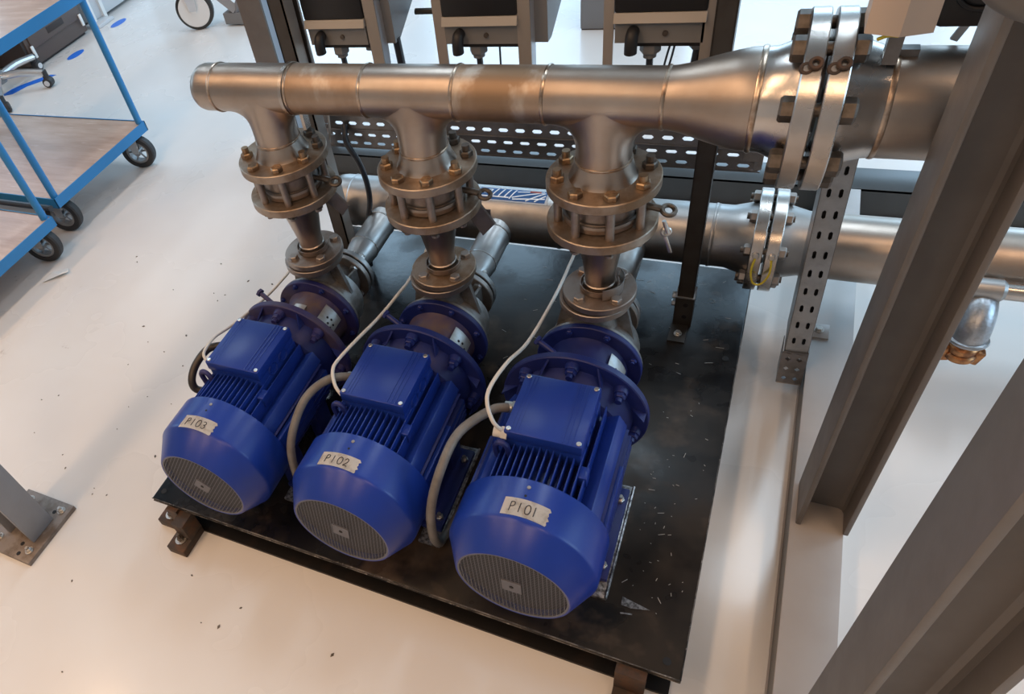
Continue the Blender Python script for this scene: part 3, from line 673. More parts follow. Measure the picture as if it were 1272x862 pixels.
# ---------------------------------------------------------------- strut posts and drive frame
def strut(name_label, x0, x1, y0, y1, foot_at):
    t = thing('strut_post', name_label, 'post', ((x0 + x1) / 2, (y0 + y1) / 2, 0), 'strut posts standing on the skid')
    part('channel', MB().box((x0, y0, .0), (x1, y0 + .003, 1.15)).box((x0, y0, .0), (x0 + .003, y1, 1.15)).box((x1 - .003, y0, .0), (x1, y1, 1.15)), 'strut', t)
    b = part('foot_bracket', MB().box((x0 - .003, y0 - .003, 0), (x1 + .003, y0 + .002, .088)).box((x0 - .003, y0, 0), (x0 - .0005, y1, .088)).box((x1 + .0005, y0, 0), (x1 + .003, y1, .088)).box((x0 - .005, y0 - .06, 0), (x1 - .002, y0, .004)), 'strut', t)
    part('bracket_lit_edge', MB().box((x0 - .0035, y0 - .0035, .086), (x1 + .0035, y1, .0885)), 'strut_lit', b)  # thin pale plate, the lit edge put in as colour
    for z in (.052, .075):
        inst('bracket_bolt', 'bbolt', bolt_hex(.008, .009), 'bolts', b, (x0 - .003, y0 + .018, z), (-1, 0, 0))
    for z in (.03, .066):
        inst('bracket_hole', 'bhole', lambda: MB().cyl((0, 0, 0), (0, 0, .0006), .0055, seg=12), 'void', b, ((x0 + x1) / 2 + .003, y0 - .003, z), (0, -1, 0))
    inst('anchor_bolt', 'abolt', lambda: MB().cyl((0, 0, 0), (0, 0, .002), .009, seg=16).hex((0, 0, .002), (0, 0, 1), .007, .006), 'bolts', b, ((x0 + x1) / 2 - .003, y0 - .035, .004))
    return t
strut('dark strut post on the skid beside the nearest check valve', .118, .152, .825, .865, 0)
sp2 = strut('dark strut post on the skid behind the farthest check valve', -.772, -.735, .83, .868, 0)
part('lit_side', MB().box((-.7349, .833, .09), (-.7335, .868, 1.15)), 'uprights', sp2)  # paler sheet laid on to colour this side as lit
fs = thing('frame_strut', 'horizontal strut rail joining the posts behind the discharge header', 'strut', (-.3, .885, .53))
part('channel', MB().box((-.80, .868, .508), (.17, .871, .545)).box((-.80, .868, .508), (.17, .905, .511)).box((-.80, .868, .542), (.17, .905, .545)), 'strut', fs)
UP = (('grey upright left of the first drive, by the paired columns', -.766, -.728, 0), ('upright right of the first drive, holed side plate coloured as lit', -.567, -.540, 1), ('slim upright left of the second drive', -.411, -.389, 0), ('upright right of the second drive, holed side plate coloured as lit', -.237, -.211, 1), ('slim upright left of the third drive', -.073, -.055, 0), ('grey upright right of the third drive, against the strut post', .096, .117, 0))
for lab, x0, x1, side in UP:
    t = thing('drive_upright', lab, 'upright', ((x0 + x1) / 2, .875, .545), 'uprights of the drive frame')
    part('face_plate', MB().box((x0, .872, .500), (x1, .876, 1.12)), 'uprights' if x0 > -.7 else 'strut', t)
    if side:
        pl = [(x1, .876, 1.12), (x1, .95, 1.12), (x1, .95, .62), (x1, .935, .64), (x1, .925, .655), (x1, .912, .655), (x1, .904, .64), (x1, .900, .58), (x1, .896, .5), (x1, .876, .5)]
        sp = part('side_plate_lit', MB().prism(pl, (-.0025, 0, 0)), 'sidepl_lit', t, 'side plate with a hole, coloured pale as if lit')
        part('plate_hole', MB().cyl((x1, .913, .692), (x1 + .0006, .913, .692), .008, seg=16), 'void', sp)
    else:
        part('edge_return', MB().box((x0, .876, .5), (x0 + .0025, .91, 1.12)), 'uprights' if x0 > -.7 else 'strut', t)
DL = ('first motor drive from the paired columns, black front and grey base', 'middle one of the three black motor drives on the frame', 'motor drive nearest the big flanges, cables hanging from its base')
for k, xc in enumerate((-.643, -.313, .024)):
    hw = .078 if k else .074
    t = thing('motor_drive', DL[k], 'drive', (xc, .95, .64), 'motor drives on the frame')
    part('front_cover', MB().box((xc - hw, .868, .706), (xc + hw, 1.04, 1.2), .004), 'drive', t)
    part('lip', MB().prism([(xc - hw, .868, .706), (xc - hw, .862, .690), (xc - hw, .90, .690), (xc - hw, .90, .706)], (2 * hw, 0, 0)), 'drive_lit', t)
    part('base_box', MB().box((xc - hw + .002, .872, .650), (xc + hw - .002, .93, .692)), 'driveg', t)
    part('shadow_gap', MB().box((xc - hw + .02, .874, .643), (xc + hw, .93, .6505)), 'void', t)  # black bar put in for the shade under the base box
    part('heat_sink', MB().prism([(xc - hw, .90, .64), (xc - hw, .925, .64), (xc - hw, 1.04, .70), (xc - hw, 1.06, .76), (xc - hw, 1.06, 1.2), (xc - hw, .90, 1.2)], (2 * hw + (.05 if k < 2 else 0), 0, 0)), 'grey', t)
    gx = xc - hw + .035
    part('gland_plug', MB().tube([(gx, .870, .672), (gx, .858, .670), (gx, .852, .655), (gx, .852, .640)], .0115, 12, 3), 'drive', t)
    part('base_screw', MB().cyl((xc + .012, .872, .668), (xc + .012, .869, .668), .005, seg=12), 'boltd', t)
    g1 = part('cable_gland', MB().hex((gx + .028, .893, .643), (0, 0, -1), .019, .02).cyl((gx + .028, .893, .624), (gx + .028, .893, .615), .012), 'driveg', t)
    part('cable', MB().tube([(gx + .028, .893, .62), (gx + .029, .893, .57), (gx + .031, .893, .48)], .0065, 10), 'cableb', t, 'black cable')
    if k != 1: part('cable_gland', MB().hex((xc + hw - .012, .905, .643), (0, 0, -1), .017, .016), 'driveg', t)
    if k == 2:
        part('cable', MB().tube([(.09, .905, .63), (.086, .905, .58), (.08, .905, .5)], .0075, 10).tube([(.1, .905, .63), (.1, .905, .58), (.095, .905, .5)], .004, 8), 'cableb', t, 'black cable')
        part('thin_wires', MB().tube([(.045, .9, .645), (.036, .9, .60), (.025, .9, .52)], .002, 6).tube([(.052, .9, .645), (.045, .9, .60), (.028, .9, .52)], .002, 6).box((.024, .897, .583), (.04, .903, .588)), 'cableb', t)
    if k == 0: part('cable', MB().tube([(xc + hw + .045, .915, .645), (xc + hw + .048, .915, .57), (xc + hw + .05, .915, .48)], .009, 10), 'cableb', t, 'black cable')
    if k == 1: part('thin_wires', MB().tube([(xc + hw - .05, .9, .645), (xc + hw - .052, .9, .5)], .0022, 6), 'cableb', t)
tb_ = MB().tube([(-.51, 1.0, .665), (-.40, 1.0, .665)], .007, 8, 0)
single('tie_rod', tb_, 'strut', 'short dark rod between the first and second drives', 'rod', (-.46, 1.0, .665))

# ---------------------------------------------------------------- cable trays
def perf(g, o, u, v, L, H, rows, pitch, sl, sh_, off=.5, skip=()):
    """sheet of size L x H from o along u and v, with rows of round-ended slots (rows: list of (centre height, shift))"""
    o, u, v = Vector(o), Vector(u), Vector(v); b = g.b
    P = lambda s, t: b.verts.new(o + u * s + v * t)
    edges = [0.]
    rr = sorted(rows)
    mids = [0.] + [(rr[i][0] + rr[i + 1][0]) / 2 for i in range(len(rr) - 1)] + [H]
    for k, (hc, shift) in enumerate(rr):
        t0, t1 = mids[k], mids[k + 1]
        n = int(L / pitch); s0 = 0.
        cells = []
        x = shift * pitch
        if x > 0: b.faces.new((P(0, t0), P(x, t0), P(x, t1), P(0, t1)))
        while x + pitch <= L + 1e-6:
            c = x + pitch / 2; a, h = sl / 2, sh_ / 2
            outer = [(x, t0), (c, t0), (x + pitch, t0), (x + pitch, hc), (x + pitch, t1), (c, t1), (x, t1), (x, hc)]
            inner = [(c - a + h, hc - h), (c, hc - h), (c + a - h, hc - h), (c + a, hc), (c + a - h, hc + h), (c, hc + h), (c - a + h, hc + h), (c - a, hc)]
            A = [P(*q) for q in outer]; B = [P(*q) for q in inner]
            for i in range(8): b.faces.new((A[i], A[(i + 1) % 8], B[(i + 1) % 8], B[i]))
            x += pitch
        if x < L: b.faces.new((P(x, t0), P(L, t0), P(L, t1), P(x, t1)))
tr = thing('cable_tray', 'dark perforated cable tray running level behind the discharge header', 'tray', (-.28, .92, .40))
g = MB(); perf(g, (-.785, .900, .377), (1, 0, 0), (0, 0, 1), 1.012, .048, [(.011, .1), (.034, .55)], .0385, .023, .0075)
bmesh.ops.remove_doubles(g.b, verts=g.b.verts, dist=1e-5); bmesh.ops.solidify(g.b, geom=g.b.faces[:], thickness=.0016)
part('front_web', g, 'tray', tr)
g = MB(); perf(g, (-.785, .900, .426), (1, 0, 0), (0, .10, 1), 1.012, .038, [(.015, .3)], .0385, .023, .0085)
bmesh.ops.remove_doubles(g.b, verts=g.b.verts, dist=1e-5); bmesh.ops.solidify(g.b, geom=g.b.faces[:], thickness=.0016)
part('upper_web', g, 'tray', tr)
part('crease', MB().box((-.785, .8975, .4235), (.227, .9005, .4275), .001), 'tray', tr)
part('end_return', MB().prism([(.226, .900, .377), (.234, .900, .381), (.234, .900, .412), (.218, .902, .430), (.210, .904, .462), (.205, .900, .425)], (0, .002, 0)), 'tray', tr)
part('lower_lip', MB().box((-.785, .8985, .3745), (.232, .91, .377)), 'tray', tr)
vt = thing('cable_tray', 'perforated cable drop with its face coloured as lit, hanging upright in front of the suction pipe', 'tray', (.36, .77, .3))
tl = Matrix.Rotation(-.038, 3, 'Y')
def vtz(mb_):
    bmesh.ops.rotate(mb_.b, cent=(.36, .75, .25), matrix=Matrix.Rotation(-.040, 3, 'Y'), verts=mb_.b.verts); return mb_
H = .6
g = MB(); perf(g, (.3405, .75, .0), (0, 0, 1), (1, 0, 0), H, .041, [(.0115, .2), (.0295, .2)], .0455, .0195, .0062)
bmesh.ops.remove_doubles(g.b, verts=g.b.verts, dist=1e-5); bmesh.ops.solidify(g.b, geom=g.b.faces[:], thickness=.0014)
part('base_sheet', vtz(g), 'tray_lit', vt)
part('side_wall', vtz(MB().box((.3392, .75, .03), (.3405, .855, H))), 'tray', vt)
part('side_wall', vtz(MB().box((.3815, .75, .0), (.3828, .80, H))), 'tray', vt)
g = MB(); perf(g, (.337, .746, -.052), (0, 0, 1), (1, 0, 0), .098, .046, [(.012, .1), (.033, .1)], .03, .012, .010)
bmesh.ops.remove_doubles(g.b, verts=g.b.verts, dist=1e-5); bmesh.ops.solidify(g.b, geom=g.b.faces[:], thickness=.0014)
cp = part('coupler', vtz(g), 'tray', vt)
part('dark_backing', vtz(MB().box((.3405, .788, .03), (.3815, .790, H))), 'rail', vt)  # added dark sheet that makes the slots show dark
part('coupler_wall', vtz(MB().box((.3355, .746, -.052), (.337, .80, .04)).box((.383, .746, -.052), (.3845, .80, .05)).box((.337, .746, -.052), (.383, .78, -.0505))), 'tray', cp)

# ---------------------------------------------------------------- columns and floor beams
def hbeam(mb_, x0, x1, y0, y1, yw, z0, z1, tf=.009, tw=.006):          # upright, flanges parallel to y, web at yw
    mb_.box((x0, y0, z0), (x0 + tf, y1, z1), .002).box((x1 - tf, y0, z0), (x1, y1, z1), .002).box((x0 + tf, yw, z0), (x1 - tf, yw + tw, z1))
    for (xa, s) in ((x0 + tf, 1), (x1 - tf, -1)):
        mb_.prism([(xa, yw, z0), (xa + s * .009, yw, z0), (xa + s * .003, yw - .003, z0), (xa, yw - .009, z0)], (0, 0, z1 - z0))
    return mb_
for lab, y0, y1, yw in (('dark steel H column standing on the floor beam behind the other column', .362, .457, .418), ('dark steel H column close to the viewer, its inner web in shade', -.127, -.028, -.083)):
    t = thing('steel_column', lab, 'column', (.447, (y0 + y1) / 2, -.008), 'steel columns on the floor beam')
    part('section', hbeam(MB(), .405 if y0 > 0 else .410, .488 if y0 > 0 else .4935, y0, y1, yw, -.0075, CEIL), 'colp', t)
fb = thing('floor_beam', 'pale grey painted floor beam under the two dark columns', 'beam', (.44, .4, FZ))
part('section', MB().box((.397, -1.4, -.014), (.481, 1.44, -.0085), .001).box((.397, -1.4, FZ), (.481, 1.44, FZ + .006)).box((.474, -1.4, FZ), (.480, 1.44, -.01)), 'beamp', fb)
part('dark_web', MB().box((.400, -1.4, FZ + .006), (.407, 1.44, -.014)), 'rail', fb)
bk = part('clip', MB().box((.396, .855, -.0085), (.434, .90, -.0045), .001), 'beamp', fb)
inst('clip_bolt', 'clipb', lambda: MB().cyl((0, 0, 0), (0, 0, .002), .010, seg=18).hex((0, 0, .002), (0, 0, 1), .0075, .006), 'bolts', bk, (.414, .879, -.0045))
rb_ = thing('floor_beam', 'dark floor beam running level behind the suction header', 'beam', (-.5, 1.5, FZ))
part('section', MB().box((-1.5, 1.445, FZ), (1.6, 1.452, -.011)).box((-1.5, 1.445, -.018), (1.6, 1.545, -.010), .001).box((-1.5, 1.44, FZ), (1.6, 1.545, FZ + .008)), 'rail', rb_)
ca_ = thing('steel_column', 'dark steel H column at the far corner of the frame, its side coloured as lit', 'column', (-1.3, 1.5, .01))
part('section', MB().box((-1.352, 1.448, -.0095), (-1.262, 1.457, CEIL), .001).box((-1.352, 1.54, -.0095), (-1.185, 1.549, CEIL), .001), 'colp', ca_)
part('web', MB().box((-1.30, 1.457, -.0095), (-1.268, 1.54, CEIL)), 'sidepl_lit', ca_)  # web coloured pale for the light on its side
lc = thing('steel_column', 'blue grey column footed on a bolted plate clear of the skid', 'column', (-1.22, -.13, FZ))
cb = part('base_plate', MB().box((-1.305, -.213, FZ), (-1.138, -.046, FZ + .013), .0015), 'basepl', lc)
part('section', MB().box((-1.176, -.164, FZ + .013), (-1.166, -.094, CEIL), .001).box((-1.26, -.164, FZ + .013), (-1.25, -.094, CEIL), .001).box((-1.25, -.132, FZ + .013), (-1.176, -.125, CEIL)), 'colg', lc)
for x, y in ((-1.161, -.069), (-1.162, -.185), (-1.272, -.182), (-1.272, -.069)):
    inst('anchor_bolt', 'lcab', lambda: MB().cyl((0, 0, 0), (0, 0, .002), .0105, seg=16).hex((0, 0, .002), (0, 0, 1), .008, .007).cyl((0, 0, .008), (0, 0, .015), .0042, seg=10), 'bolts', cb, (x, y, FZ + .013))
for x, y in ((-1.178, -.078), (-1.195, -.176), (-1.185, -.20)):
    inst('spare_hole', 'lch', lambda: MB().cyl((0, 0, 0), (0, 0, .0006), .0055, seg=12), 'void', cb, (x, y, FZ + .013))

# ---------------------------------------------------------------- cables at the pumps
def cable(lab, pts, r, m, group=None, gl=None):
    t = thing('cable', lab, 'cable', pts[0], group)
    part('sheath', MB().tube(pts, r, 12, 5), m, t)
    if gl:
        p, n, rr, L, gm = gl; n = Vector(n).normalized()
        part('cable_gland', MB().hex(Vector(p), n, rr, L * .5).cyl(Vector(p) + n * L * .45, Vector(p) + n * L, rr * .82, seg=14, bev=.001), gm, t)
    return t
cable('thick grey power cable arching from the P101 terminal box to the deck', [(-.09, .268, .277), (-.115, .248, .284), (-.150, .183, .289), (-.160, .115, .27), (-.170, .072, .21), (-.178, .066, .12), (-.186, .090, .045), (-.192, .125, .012), (-.186, .17, .0095), (-.178, .25, .0095), (-.166, .34, .0095), (-.16, .42, .0095)], .0085, 'cableg', 'power cables', ((-.072, .275, .272), (-1, -.15, .05), .013, .026, 'bolts'))
cable('thick grey power cable arching between the P102 and P103 motors', [(-.40, .262, .277), (-.430, .232, .296), (-.460, .196, .287), (-.475, .156, .262), (-.483, .112, .21), (-.490, .10, .12), (-.500, .115, .045), (-.512, .14, .012), (-.505, .19, .0095), (-.495, .28, .0095)], .0085, 'cableg', 'power cables', ((-.392, .265, .272), (-1, -.15, .05), .013, .022, 'bolts'))
cable('thick dark cable looping off the outer side of the P103 terminal box', [(-.71, .215, .20), (-.735, .19, .213), (-.758, .178, .225), (-.766, .185, .245), (-.765, .213, .265), (-.75, .249, .28), (-.722, .27, .278)], .0085, 'strut', 'power cables')
cable('thin white cable rising from the P101 box past the middle of the deck', [(-.074, .205, .288), (-.092, .203, .312), (-.108, .222, .336), (-.110, .248, .350), (-.100, .309, .349), (-.098, .419, .292), (-.099, .582, .246), (-.100, .708, .228), (-.10, .80, .24), (-.10, .87, .37)], .0035, 'cablew', 'sensor cables', ((-.071, .206, .286), (-1, -.1, .1), .012, .024, 'cablew'))
cable('thin white cable running along the P102 pump to its reducer', [(-.396, .205, .288), (-.412, .215, .300), (-.428, .241, .309), (-.430, .269, .310), (-.420, .337, .305), (-.419, .424, .281), (-.42, .522, .261), (-.42, .587, .252), (-.42, .7, .26), (-.42, .88, .37)], .0035, 'cablew', 'sensor cables')
cable('thin grey cable running along the outer side of the P103 pump', [(-.717, .208, .288), (-.735, .222, .298), (-.740, .267, .298), (-.742, .318, .279), (-.741, .363, .267), (-.740, .458, .245), (-.74, .531, .236), (-.74, .578, .235), (-.74, .66, .25), (-.745, .86, .37)], .0033, 'cablew', 'sensor cables')
cable('dark cable dropping in a curve from the level tray past the suction header cap', [(-.697, .895, .44), (-.689, .872, .404), (-.667, .87, .355), (-.657, .87, .297), (-.662, .872, .234), (-.682, .872, .167), (-.70, .87, .08), (-.71, .87, .009)], .0075, 'cableb')
cable('thin grey wire hanging in front of the level tray by the strut post', [(-.73, .89, .50), (-.735, .885, .44), (-.748, .88, .38), (-.752, .86, .30)], .0028, 'cablew')

# ---------------------------------------------------------------- things at the upper corner
bb = thing('junction_box', 'beige plastic junction box above the main pipe flange', 'box', (.345, .53, .83))
part('case', MB().prism([(.309, .509, .828), (.344, .498, .828), (.377, .509, .828), (.377, .56, .828), (.309, .56, .828)], (0, 0, .27)), 'beige', bb)
part('mount', MB().box((.338, .53, .779), (.354, .55, .83)).box((.354, .548, .780), (.376, .562, .790)), 'tray', bb)
part('earth_lead', MB().tube([(.325, .515, .818), (.335, .512, .824), (.345, .515, .822)], .0022, 6), 'yellow', bb)
ac = thing('valve_actuator', 'black actuator housing with a round cover above the main pipe', 'actuator', (.42, .6, .82))
part('housing', MB().box((.385, .57, .805), (.46, .66, 1.05), .006), 'drive', ac)
part('round_cover', MB().torus((.422, .568, .855), (0, -1, 0), .027, .003, 28, 6).cyl((.422, .57, .855), (.422, .566, .855), .02), 'drive', ac)
single('conduit', MB().tube([(.352, .33, 1.08), (.358, .31, 1.0), (.376, .30, .968), (.393, .30, .953), (.411, .30, .945), (.432, .30, .939), (.52, .30, .935), (.9, .30, .935), (2.6, .30, .935)], .0145, 18, 5), 'hose', 'thick grey conduit curving past the top of the dark column', 'conduit', (.42, .29, .92))
for i, (a, lab) in enumerate(((0, 'upper of two thin grey wires sagging behind the black actuator'), (.012, 'lower of two thin grey wires sagging behind the black actuator'))):
    single('wire', MB().tube([(.385, .62, .80 - a), (.41, .61, .812 - a), (.435, .61, .81 - a), (.47, .6, .795 - a)], .0026, 6), 'cableg', lab, 'wire', (.42, .61, .8))
single('wire', MB().tube([(.235, .58, .845), (.25, .56, .868), (.28, .55, .872), (.31, .55, .855)], .0022, 6), 'cableg', 'thin green grey wire looping over the big flange pair', 'wire', (.27, .56, .86))
single('wire_tag', MB().box((.415, .598, .776), (.424, .604, .808), .001, rot=Matrix.Rotation(.35, 3, 'Y')), 'lightg', 'small pale tag on the wires behind the black actuator', 'tag', (.42, .60, .79))

# small tube and drain fitting behind the columns
st_ = thing('small_tube', 'thin stainless tube with a union beside the suction pipe', 'tube', (.8, .86, .18))
part('pipe', MB().lathe((.50, .86, .178), X, [(.0165, 0), (.0165, 1.2)], 24), 'bright', st_)
part('union', MB().lathe((.60, .86, .178), X, [(.0165, 0), (.0225, .002), (.0225, .075), (.0165, .082)], 24), 'galv', st_)
dv = thing('drain_fitting', 'galvanised elbow with a copper hose coupling hanging past the dark column', 'fitting', (.655, .82, .1))
part('elbow', MB().tube([(.652, .94, .145), (.652, .86, .150), (.650, .825, .142), (.648, .806, .122), (.647, .80, .10)], .029, 20, 5).torus((.647, .80, .102), (0, .1, 1), .029, .005, 24, 8), 'zinc', dv)
cpl = part('coupling', MB().lathe((.646, .797, .055), (0, .05, 1), [(.024, 0), (.026, .003), (.026, .012), (.022, .015), (.024, .022), (.024, .030), (.020, .034), (.022, .05)], 24, (True, False)), 'copper', dv)
for s in (-1, 1):
    part('claw', MB().box((.646 + s * .026 - .008, .788, .045), (.646 + s * .026 + .008, .806, .078), .003, rot=Matrix.Rotation(s * .25, 3, 'Y')), 'copper', cpl)

# ---------------------------------------------------------------- trolleys
def wheel(parent, x, y, r, ang=0., light='wheelg'):
    c, s = polar(ang); ax_ = Vector((-s, c, 0)); p = Vector((x, y, FZ + r))
    wh = part('wheel', MB().lathe(p - ax_ * .017, ax_, [(r * .68, 0), (r * .93, 0), (r, .006), (r, .028), (r * .93, .034), (r * .68, .034), (r * .68, 0)], 36), 'rubber', parent)
    d = MB().lathe(p - ax_ * .014, ax_, [(r * .56, 0), (r * .70, 0), (r * .70, .028), (r * .56, .028), (r * .56, 0)], 30).cyl(p - ax_ * .019, p + ax_ * .019, r * .2, seg=16)
    for k in range(6):
        t = k * PI / 3; e = Vector((c * math.cos(t), s * math.cos(t), math.sin(t))); d.tube([p + e * r * .15, p + e * r * .6], r * .055, 6, 0)
    part('hub', d, light, wh)
    fk = MB()
    for sg in (-1, 1):
        fk.prism([p + ax_ * sg * .022 + Vector((c * -.012, s * -.012, 0)), p + ax_ * sg * .022 + Vector((c * .012, s * .012, 0)), p + ax_ * sg * .022 + Vector((c * .025, s * .025, r * 1.12)), p + ax_ * sg * .022 + Vector((c * -.025, s * -.025, r * 1.12))], ax_ * sg * .003)
    fk.box(p + Vector((-.035, -.035, r * 1.1)), p + Vector((.035, .035, r * 1.16)))
    part('fork', fk, 'silver', parent)
def trolley(lab, x0, x1, y0, y1, z, shelves, wheels, posts):
    t = thing('trolley', lab, 'trolley', ((x0 + x1) / 2, (y0 + y1) / 2, FZ), 'blue trolleys with wooden shelves')
    for zz in shelves:
        f = MB()
        for a, b in (((x0, y0), (x1, y0 + .004)), ((x0, y1 - .004), (x1, y1)), ((x0, y0), (x0 + .004, y1)), ((x1 - .004, y0), (x1, y1))):
            f.box((*a, zz - .038), (*b, zz + .002))
        part('shelf_frame', f, 'trolley', t)
        part('shelf_board', MB().box((x0 + .004, y0 + .004, zz - .02), (x1 - .004, y1 - .004, zz - .001)), 'wood', t)
    for (x, y) in posts:
        part('corner_post', MB().cyl((x, y, z - .03), (x, y, 1.0), .0135, seg=16), 'trolley', t)
    for (x, y, a) in wheels: wheel(t, x, y, .070, a)
    return t
t1 = trolley('blue trolley with two wooden shelves, the one beside the brown drawer cabinet', -2.86, -2.0, .905, 1.452, .075, (.075, .595), ((-2.045, 1.395, .3), (-2.07, .955, .25), (-2.75, 1.40, 0), (-2.75, .96, 0)), ((-2.018, 1.438), (-2.018, .925), (-2.84, 1.438), (-2.84, .925)))
t2 = trolley('blue trolley with a wooden shelf, parked nearer the skid than its twin', -2.86, -1.955, .26, .835, .06, (.06,), ((-2.015, .78, .3), (-2.75, .785, 0), (-2.03, .32, 0), (-2.75, .32, 0)), ((-1.978, .818), (-2.84, .818)))
part('shelf_edge_rail', MB().tube([(-2.86, .87, .065), (-1.99, .87, .065)], .011, 10, 0), 'cableb', t2, 'dark edge tube')
single('paper_scrap', MB().prism([(-1.955, .715, FZ + .0005), (-1.90, .745, FZ + .0005), (-1.895, .70, FZ + .012), (-1.945, .66, FZ + .004)], (0, 0, .0012)).prism([(-1.93, .735, FZ + .0005), (-1.90, .745, FZ + .004), (-1.87, .72, FZ + .014), (-1.895, .70, FZ + .012)], (0, 0, .0012)), 'paper', 'crumpled white paper scrap on the floor by the trolley wheel', 'scrap', (-1.92, .71, FZ))

# ---------------------------------------------------------------- far floor: cabinets, chair, cart
cbn = thing('drawer_cabinet', 'brown drawer cabinet on the floor behind the blue trolley', 'cabinet', (-3.8, 2.45, FZ))
part('carcass', MB().box((-4.2, 2.215, FZ + .015), (-3.51, 2.675, .62), .006), 'brown', cbn)
part('plinth', MB().box((-4.18, 2.23, FZ), (-3.53, 2.66, FZ + .02)), 'brownd', cbn)
for z0, z1 in ((.0, .24), (.255, .42), (.435, .6)):
    d = part('drawer_front', MB().box((-3.512, 2.24, z0), (-3.497, 2.652, z1), .003), 'brown', cbn)
    part('recessed_pull', MB().box((-3.4985, 2.385, z0 + .025), (-3.4955, 2.52, z0 + .06), .001), 'brownd', d)
for y in (2.235, 2.645):
    part('white_clip', MB().box((-3.498, y - .01, -.045), (-3.488, y + .01, .022), .004), 'white', cbn, 'white plastic clip')
part('dark_side', MB().box((-4.19, 2.195, FZ + .02), (-3.52, 2.214, .62)), 'brownd', cbn)
gcb = thing('drawer_cabinet', 'grey cabinet beside the brown drawer cabinet, mostly hidden by the trolley', 'cabinet', (-3.9, 1.95, FZ))
part('carcass', MB().box((-4.3, 1.72, FZ + .01), (-3.80, 2.16, .62), .006), 'grey', gcb)
part('white_clip', MB().box((-3.80, 2.11, -.03), (-3.79, 2.14, .10), .003), 'white', gcb, 'white plastic clip')
wcb = thing('white_cabinet', 'white cabinet corner beyond the brown drawer cabinet', 'cabinet', (-3.75, 3.0, FZ))
part('carcass', MB().box((-4.2, 2.76, FZ + .02), (-3.55, 3.3, .8), .006), 'lightg', wcb)
part('side_panel', MB().box((-3.55, 2.77, FZ), (-3.53, 2.79, .8)).box((-3.55, 2.86, FZ), (-3.53, 2.885, .8)), 'white', wcb)
part('foot', MB().box((-3.58, 2.72, FZ), (-3.46, 2.86, FZ + .02), .004), 'lightg', wcb)
ch = thing('office_chair', 'silver five-star chair base on black castors by the trolley', 'chair', (-3.42, 1.93, FZ))
hub = Vector((-3.47, 1.93, -.005))
part('hub', MB().cyl(hub + Vector((0, 0, -.03)), hub + Vector((0, 0, .05)), .038, .03).cyl(hub, hub + Vector((0, 0, .4)), .022), 'grey', ch)
for ang in (20, -42, 92, 164, 236):
    c, s = polar(math.radians(ang)); e = hub + Vector((c * .27, s * .27, -.018))
    part('base_arm', MB().tube([hub, hub + Vector((c * .14, s * .14, .004)), e], .019, 10, 3), 'silver', ch)
    k = part('castor', MB().cyl(e + Vector((s * .022, -c * .022, -.049)), e + Vector((-s * .022, c * .022, -.049)), .026, seg=20, bev=.004).tube([e + Vector((0, 0, .012)), e + Vector((0, 0, -.035))], .017, 10, 0), 'rubber', ch)
    part('castor_cap', MB().cyl(e + Vector((s * .0225, -c * .0225, -.049)), e + Vector((s * .025, -c * .025, -.049)), .015), 'lightg', k)
def mark(lab, pts):
    c = sum((Vector((*p, FZ)) for p in pts), Vector()) / len(pts)
    single('floor_marking', MB().prism([(x, y, FZ + .0004) for x, y in pts], (0, 0, .0008)), 'bluemark', lab, 'floor marking', c, 'blue floor markings')
def blob(cx, cy, rx, ry): return [(cx + rx * math.cos(t), cy + ry * math.sin(t)) for t in [2 * PI * i / 20 for i in range(20)]]
mark('round blue floor marking beside the brown drawer cabinet', blob(-3.366, 2.388, .035, .065))
mark('round blue floor marking by the white cabinet corner', blob(-3.376, 2.80, .035, .065))
mark('wavy blue floor marking under the office chair base', [(-3.50, 1.90), (-3.43, 1.93), (-3.40, 2.02), (-3.34, 2.08), (-3.30, 2.15), (-3.345, 2.15), (-3.40, 2.10), (-3.46, 2.03), (-3.49, 1.98)])
ct = thing('mobile_stand', 'grey wheeled stand with a large white castor behind the far column', 'stand', (-2.5, 2.75, FZ))
p = Vector((-2.66, 2.70, FZ + .105)); axw = Vector((.35, -.94, 0)).normalized()
wl_ = part('castor_wheel', MB().lathe(p - axw * .02, axw, [(.088, -.0), (.10, .004), (.105, .01), (.105, .03), (.10, .036), (.088, .04)], 40), 'strut', ct)
part('wheel_disc', MB().cyl(p - axw * .019, p + axw * .021, .090, seg=36, bev=.004).cyl(p + axw * .02, p + axw * .03, .014), 'white', wl_)
side = Vector((axw.y, -axw.x, 0))
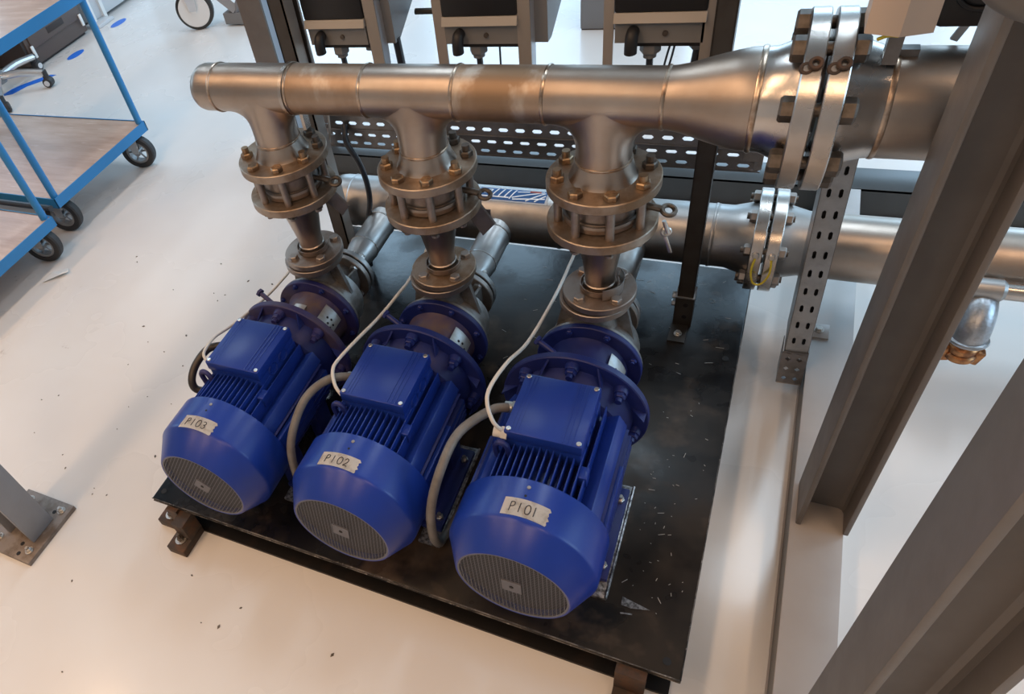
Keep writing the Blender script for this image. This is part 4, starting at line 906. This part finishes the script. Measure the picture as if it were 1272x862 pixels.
part('fork', MB().prism([p + axw * .028 + side * .02, p + axw * .028 - side * .02, p + axw * .028 - side * .05 + Vector((0, 0, .2)), p + axw * .028 + side * .05 + Vector((0, 0, .2))], axw * .004).prism([p - axw * .028 + side * .02, p - axw * .028 - side * .02, p - axw * .028 - side * .05 + Vector((0, 0, .2)), p - axw * .028 + side * .05 + Vector((0, 0, .2))], -axw * .004), 'lightg', ct)
part('leg', MB().tube([(-2.63, 2.78, .12), (-2.42, 2.75, -.03)], .032, 4, 0).tube([(-2.42, 2.75, -.04), (-2.25, 2.78, .2)], .03, 4, 0), 'grey', ct)
part('foot_block', MB().box((-2.50, 2.72, -.09), (-2.28, 2.80, -.03), .004), 'driveg', ct)
gb = thing('steel_cabinet', 'dark grey steel cabinet on the floor between two uprights', 'cabinet', (-.45, 2.8, FZ))
part('carcass', MB().box((-.545, 2.61, FZ + .004), (-.16, 3.0, .9), .006), 'grey', gb)
part('plinth', MB().box((-.54, 2.615, FZ), (-.165, 2.99, FZ + .01)), 'brownd', gb)

# floor debris
deb = MB()
for i in range(60):
    x = random.uniform(-1.4, .1); y = random.uniform(-.45, .9)
    if XL - .02 < x < XR and y > -.07: x = random.uniform(-1.75, -.95)
    r = random.choice((.0012, .0016, .002, .003)); a = random.uniform(0, PI); c, s = polar(a)
    deb.prism([(x - c * r * 1.8, y - s * r * 1.8, FZ), (x + s * r, y - c * r, FZ), (x + c * r * 1.6, y + s * r * 1.6, FZ), (x - s * r, y + c * r, FZ)], (0, 0, .0015))
o = single('grit', deb, 'boltd', 'scattered dark grit on the pale floor', 'grit', (-.9, -.1, FZ)); o['kind'] = 'stuff'
# ceiling lamps (fittings)
LL = ['first', 'second', 'third', 'fourth', 'fifth', 'sixth', 'seventh', 'eighth', 'ninth', 'tenth']
for i, (x, y, k) in enumerate(LAMPS):
    single('ceiling_lamp', MB().box((x - .16, y - .68, CEIL - .075), (x + .16, y + .68, CEIL)), 'lamp_body', ('warm' if k == 'w' else 'white') + ' ceiling lamp, ' + ('front aisle row' if y < -2 else 'middle row' if y < 0 else 'row by the windows') + ', ' + LL[sorted(q[0] for q in LAMPS if q[1] == y).index(x)] + ' from the wall opposite the columns', 'lamp', (x, y, CEIL - .04), 'ceiling lamps')
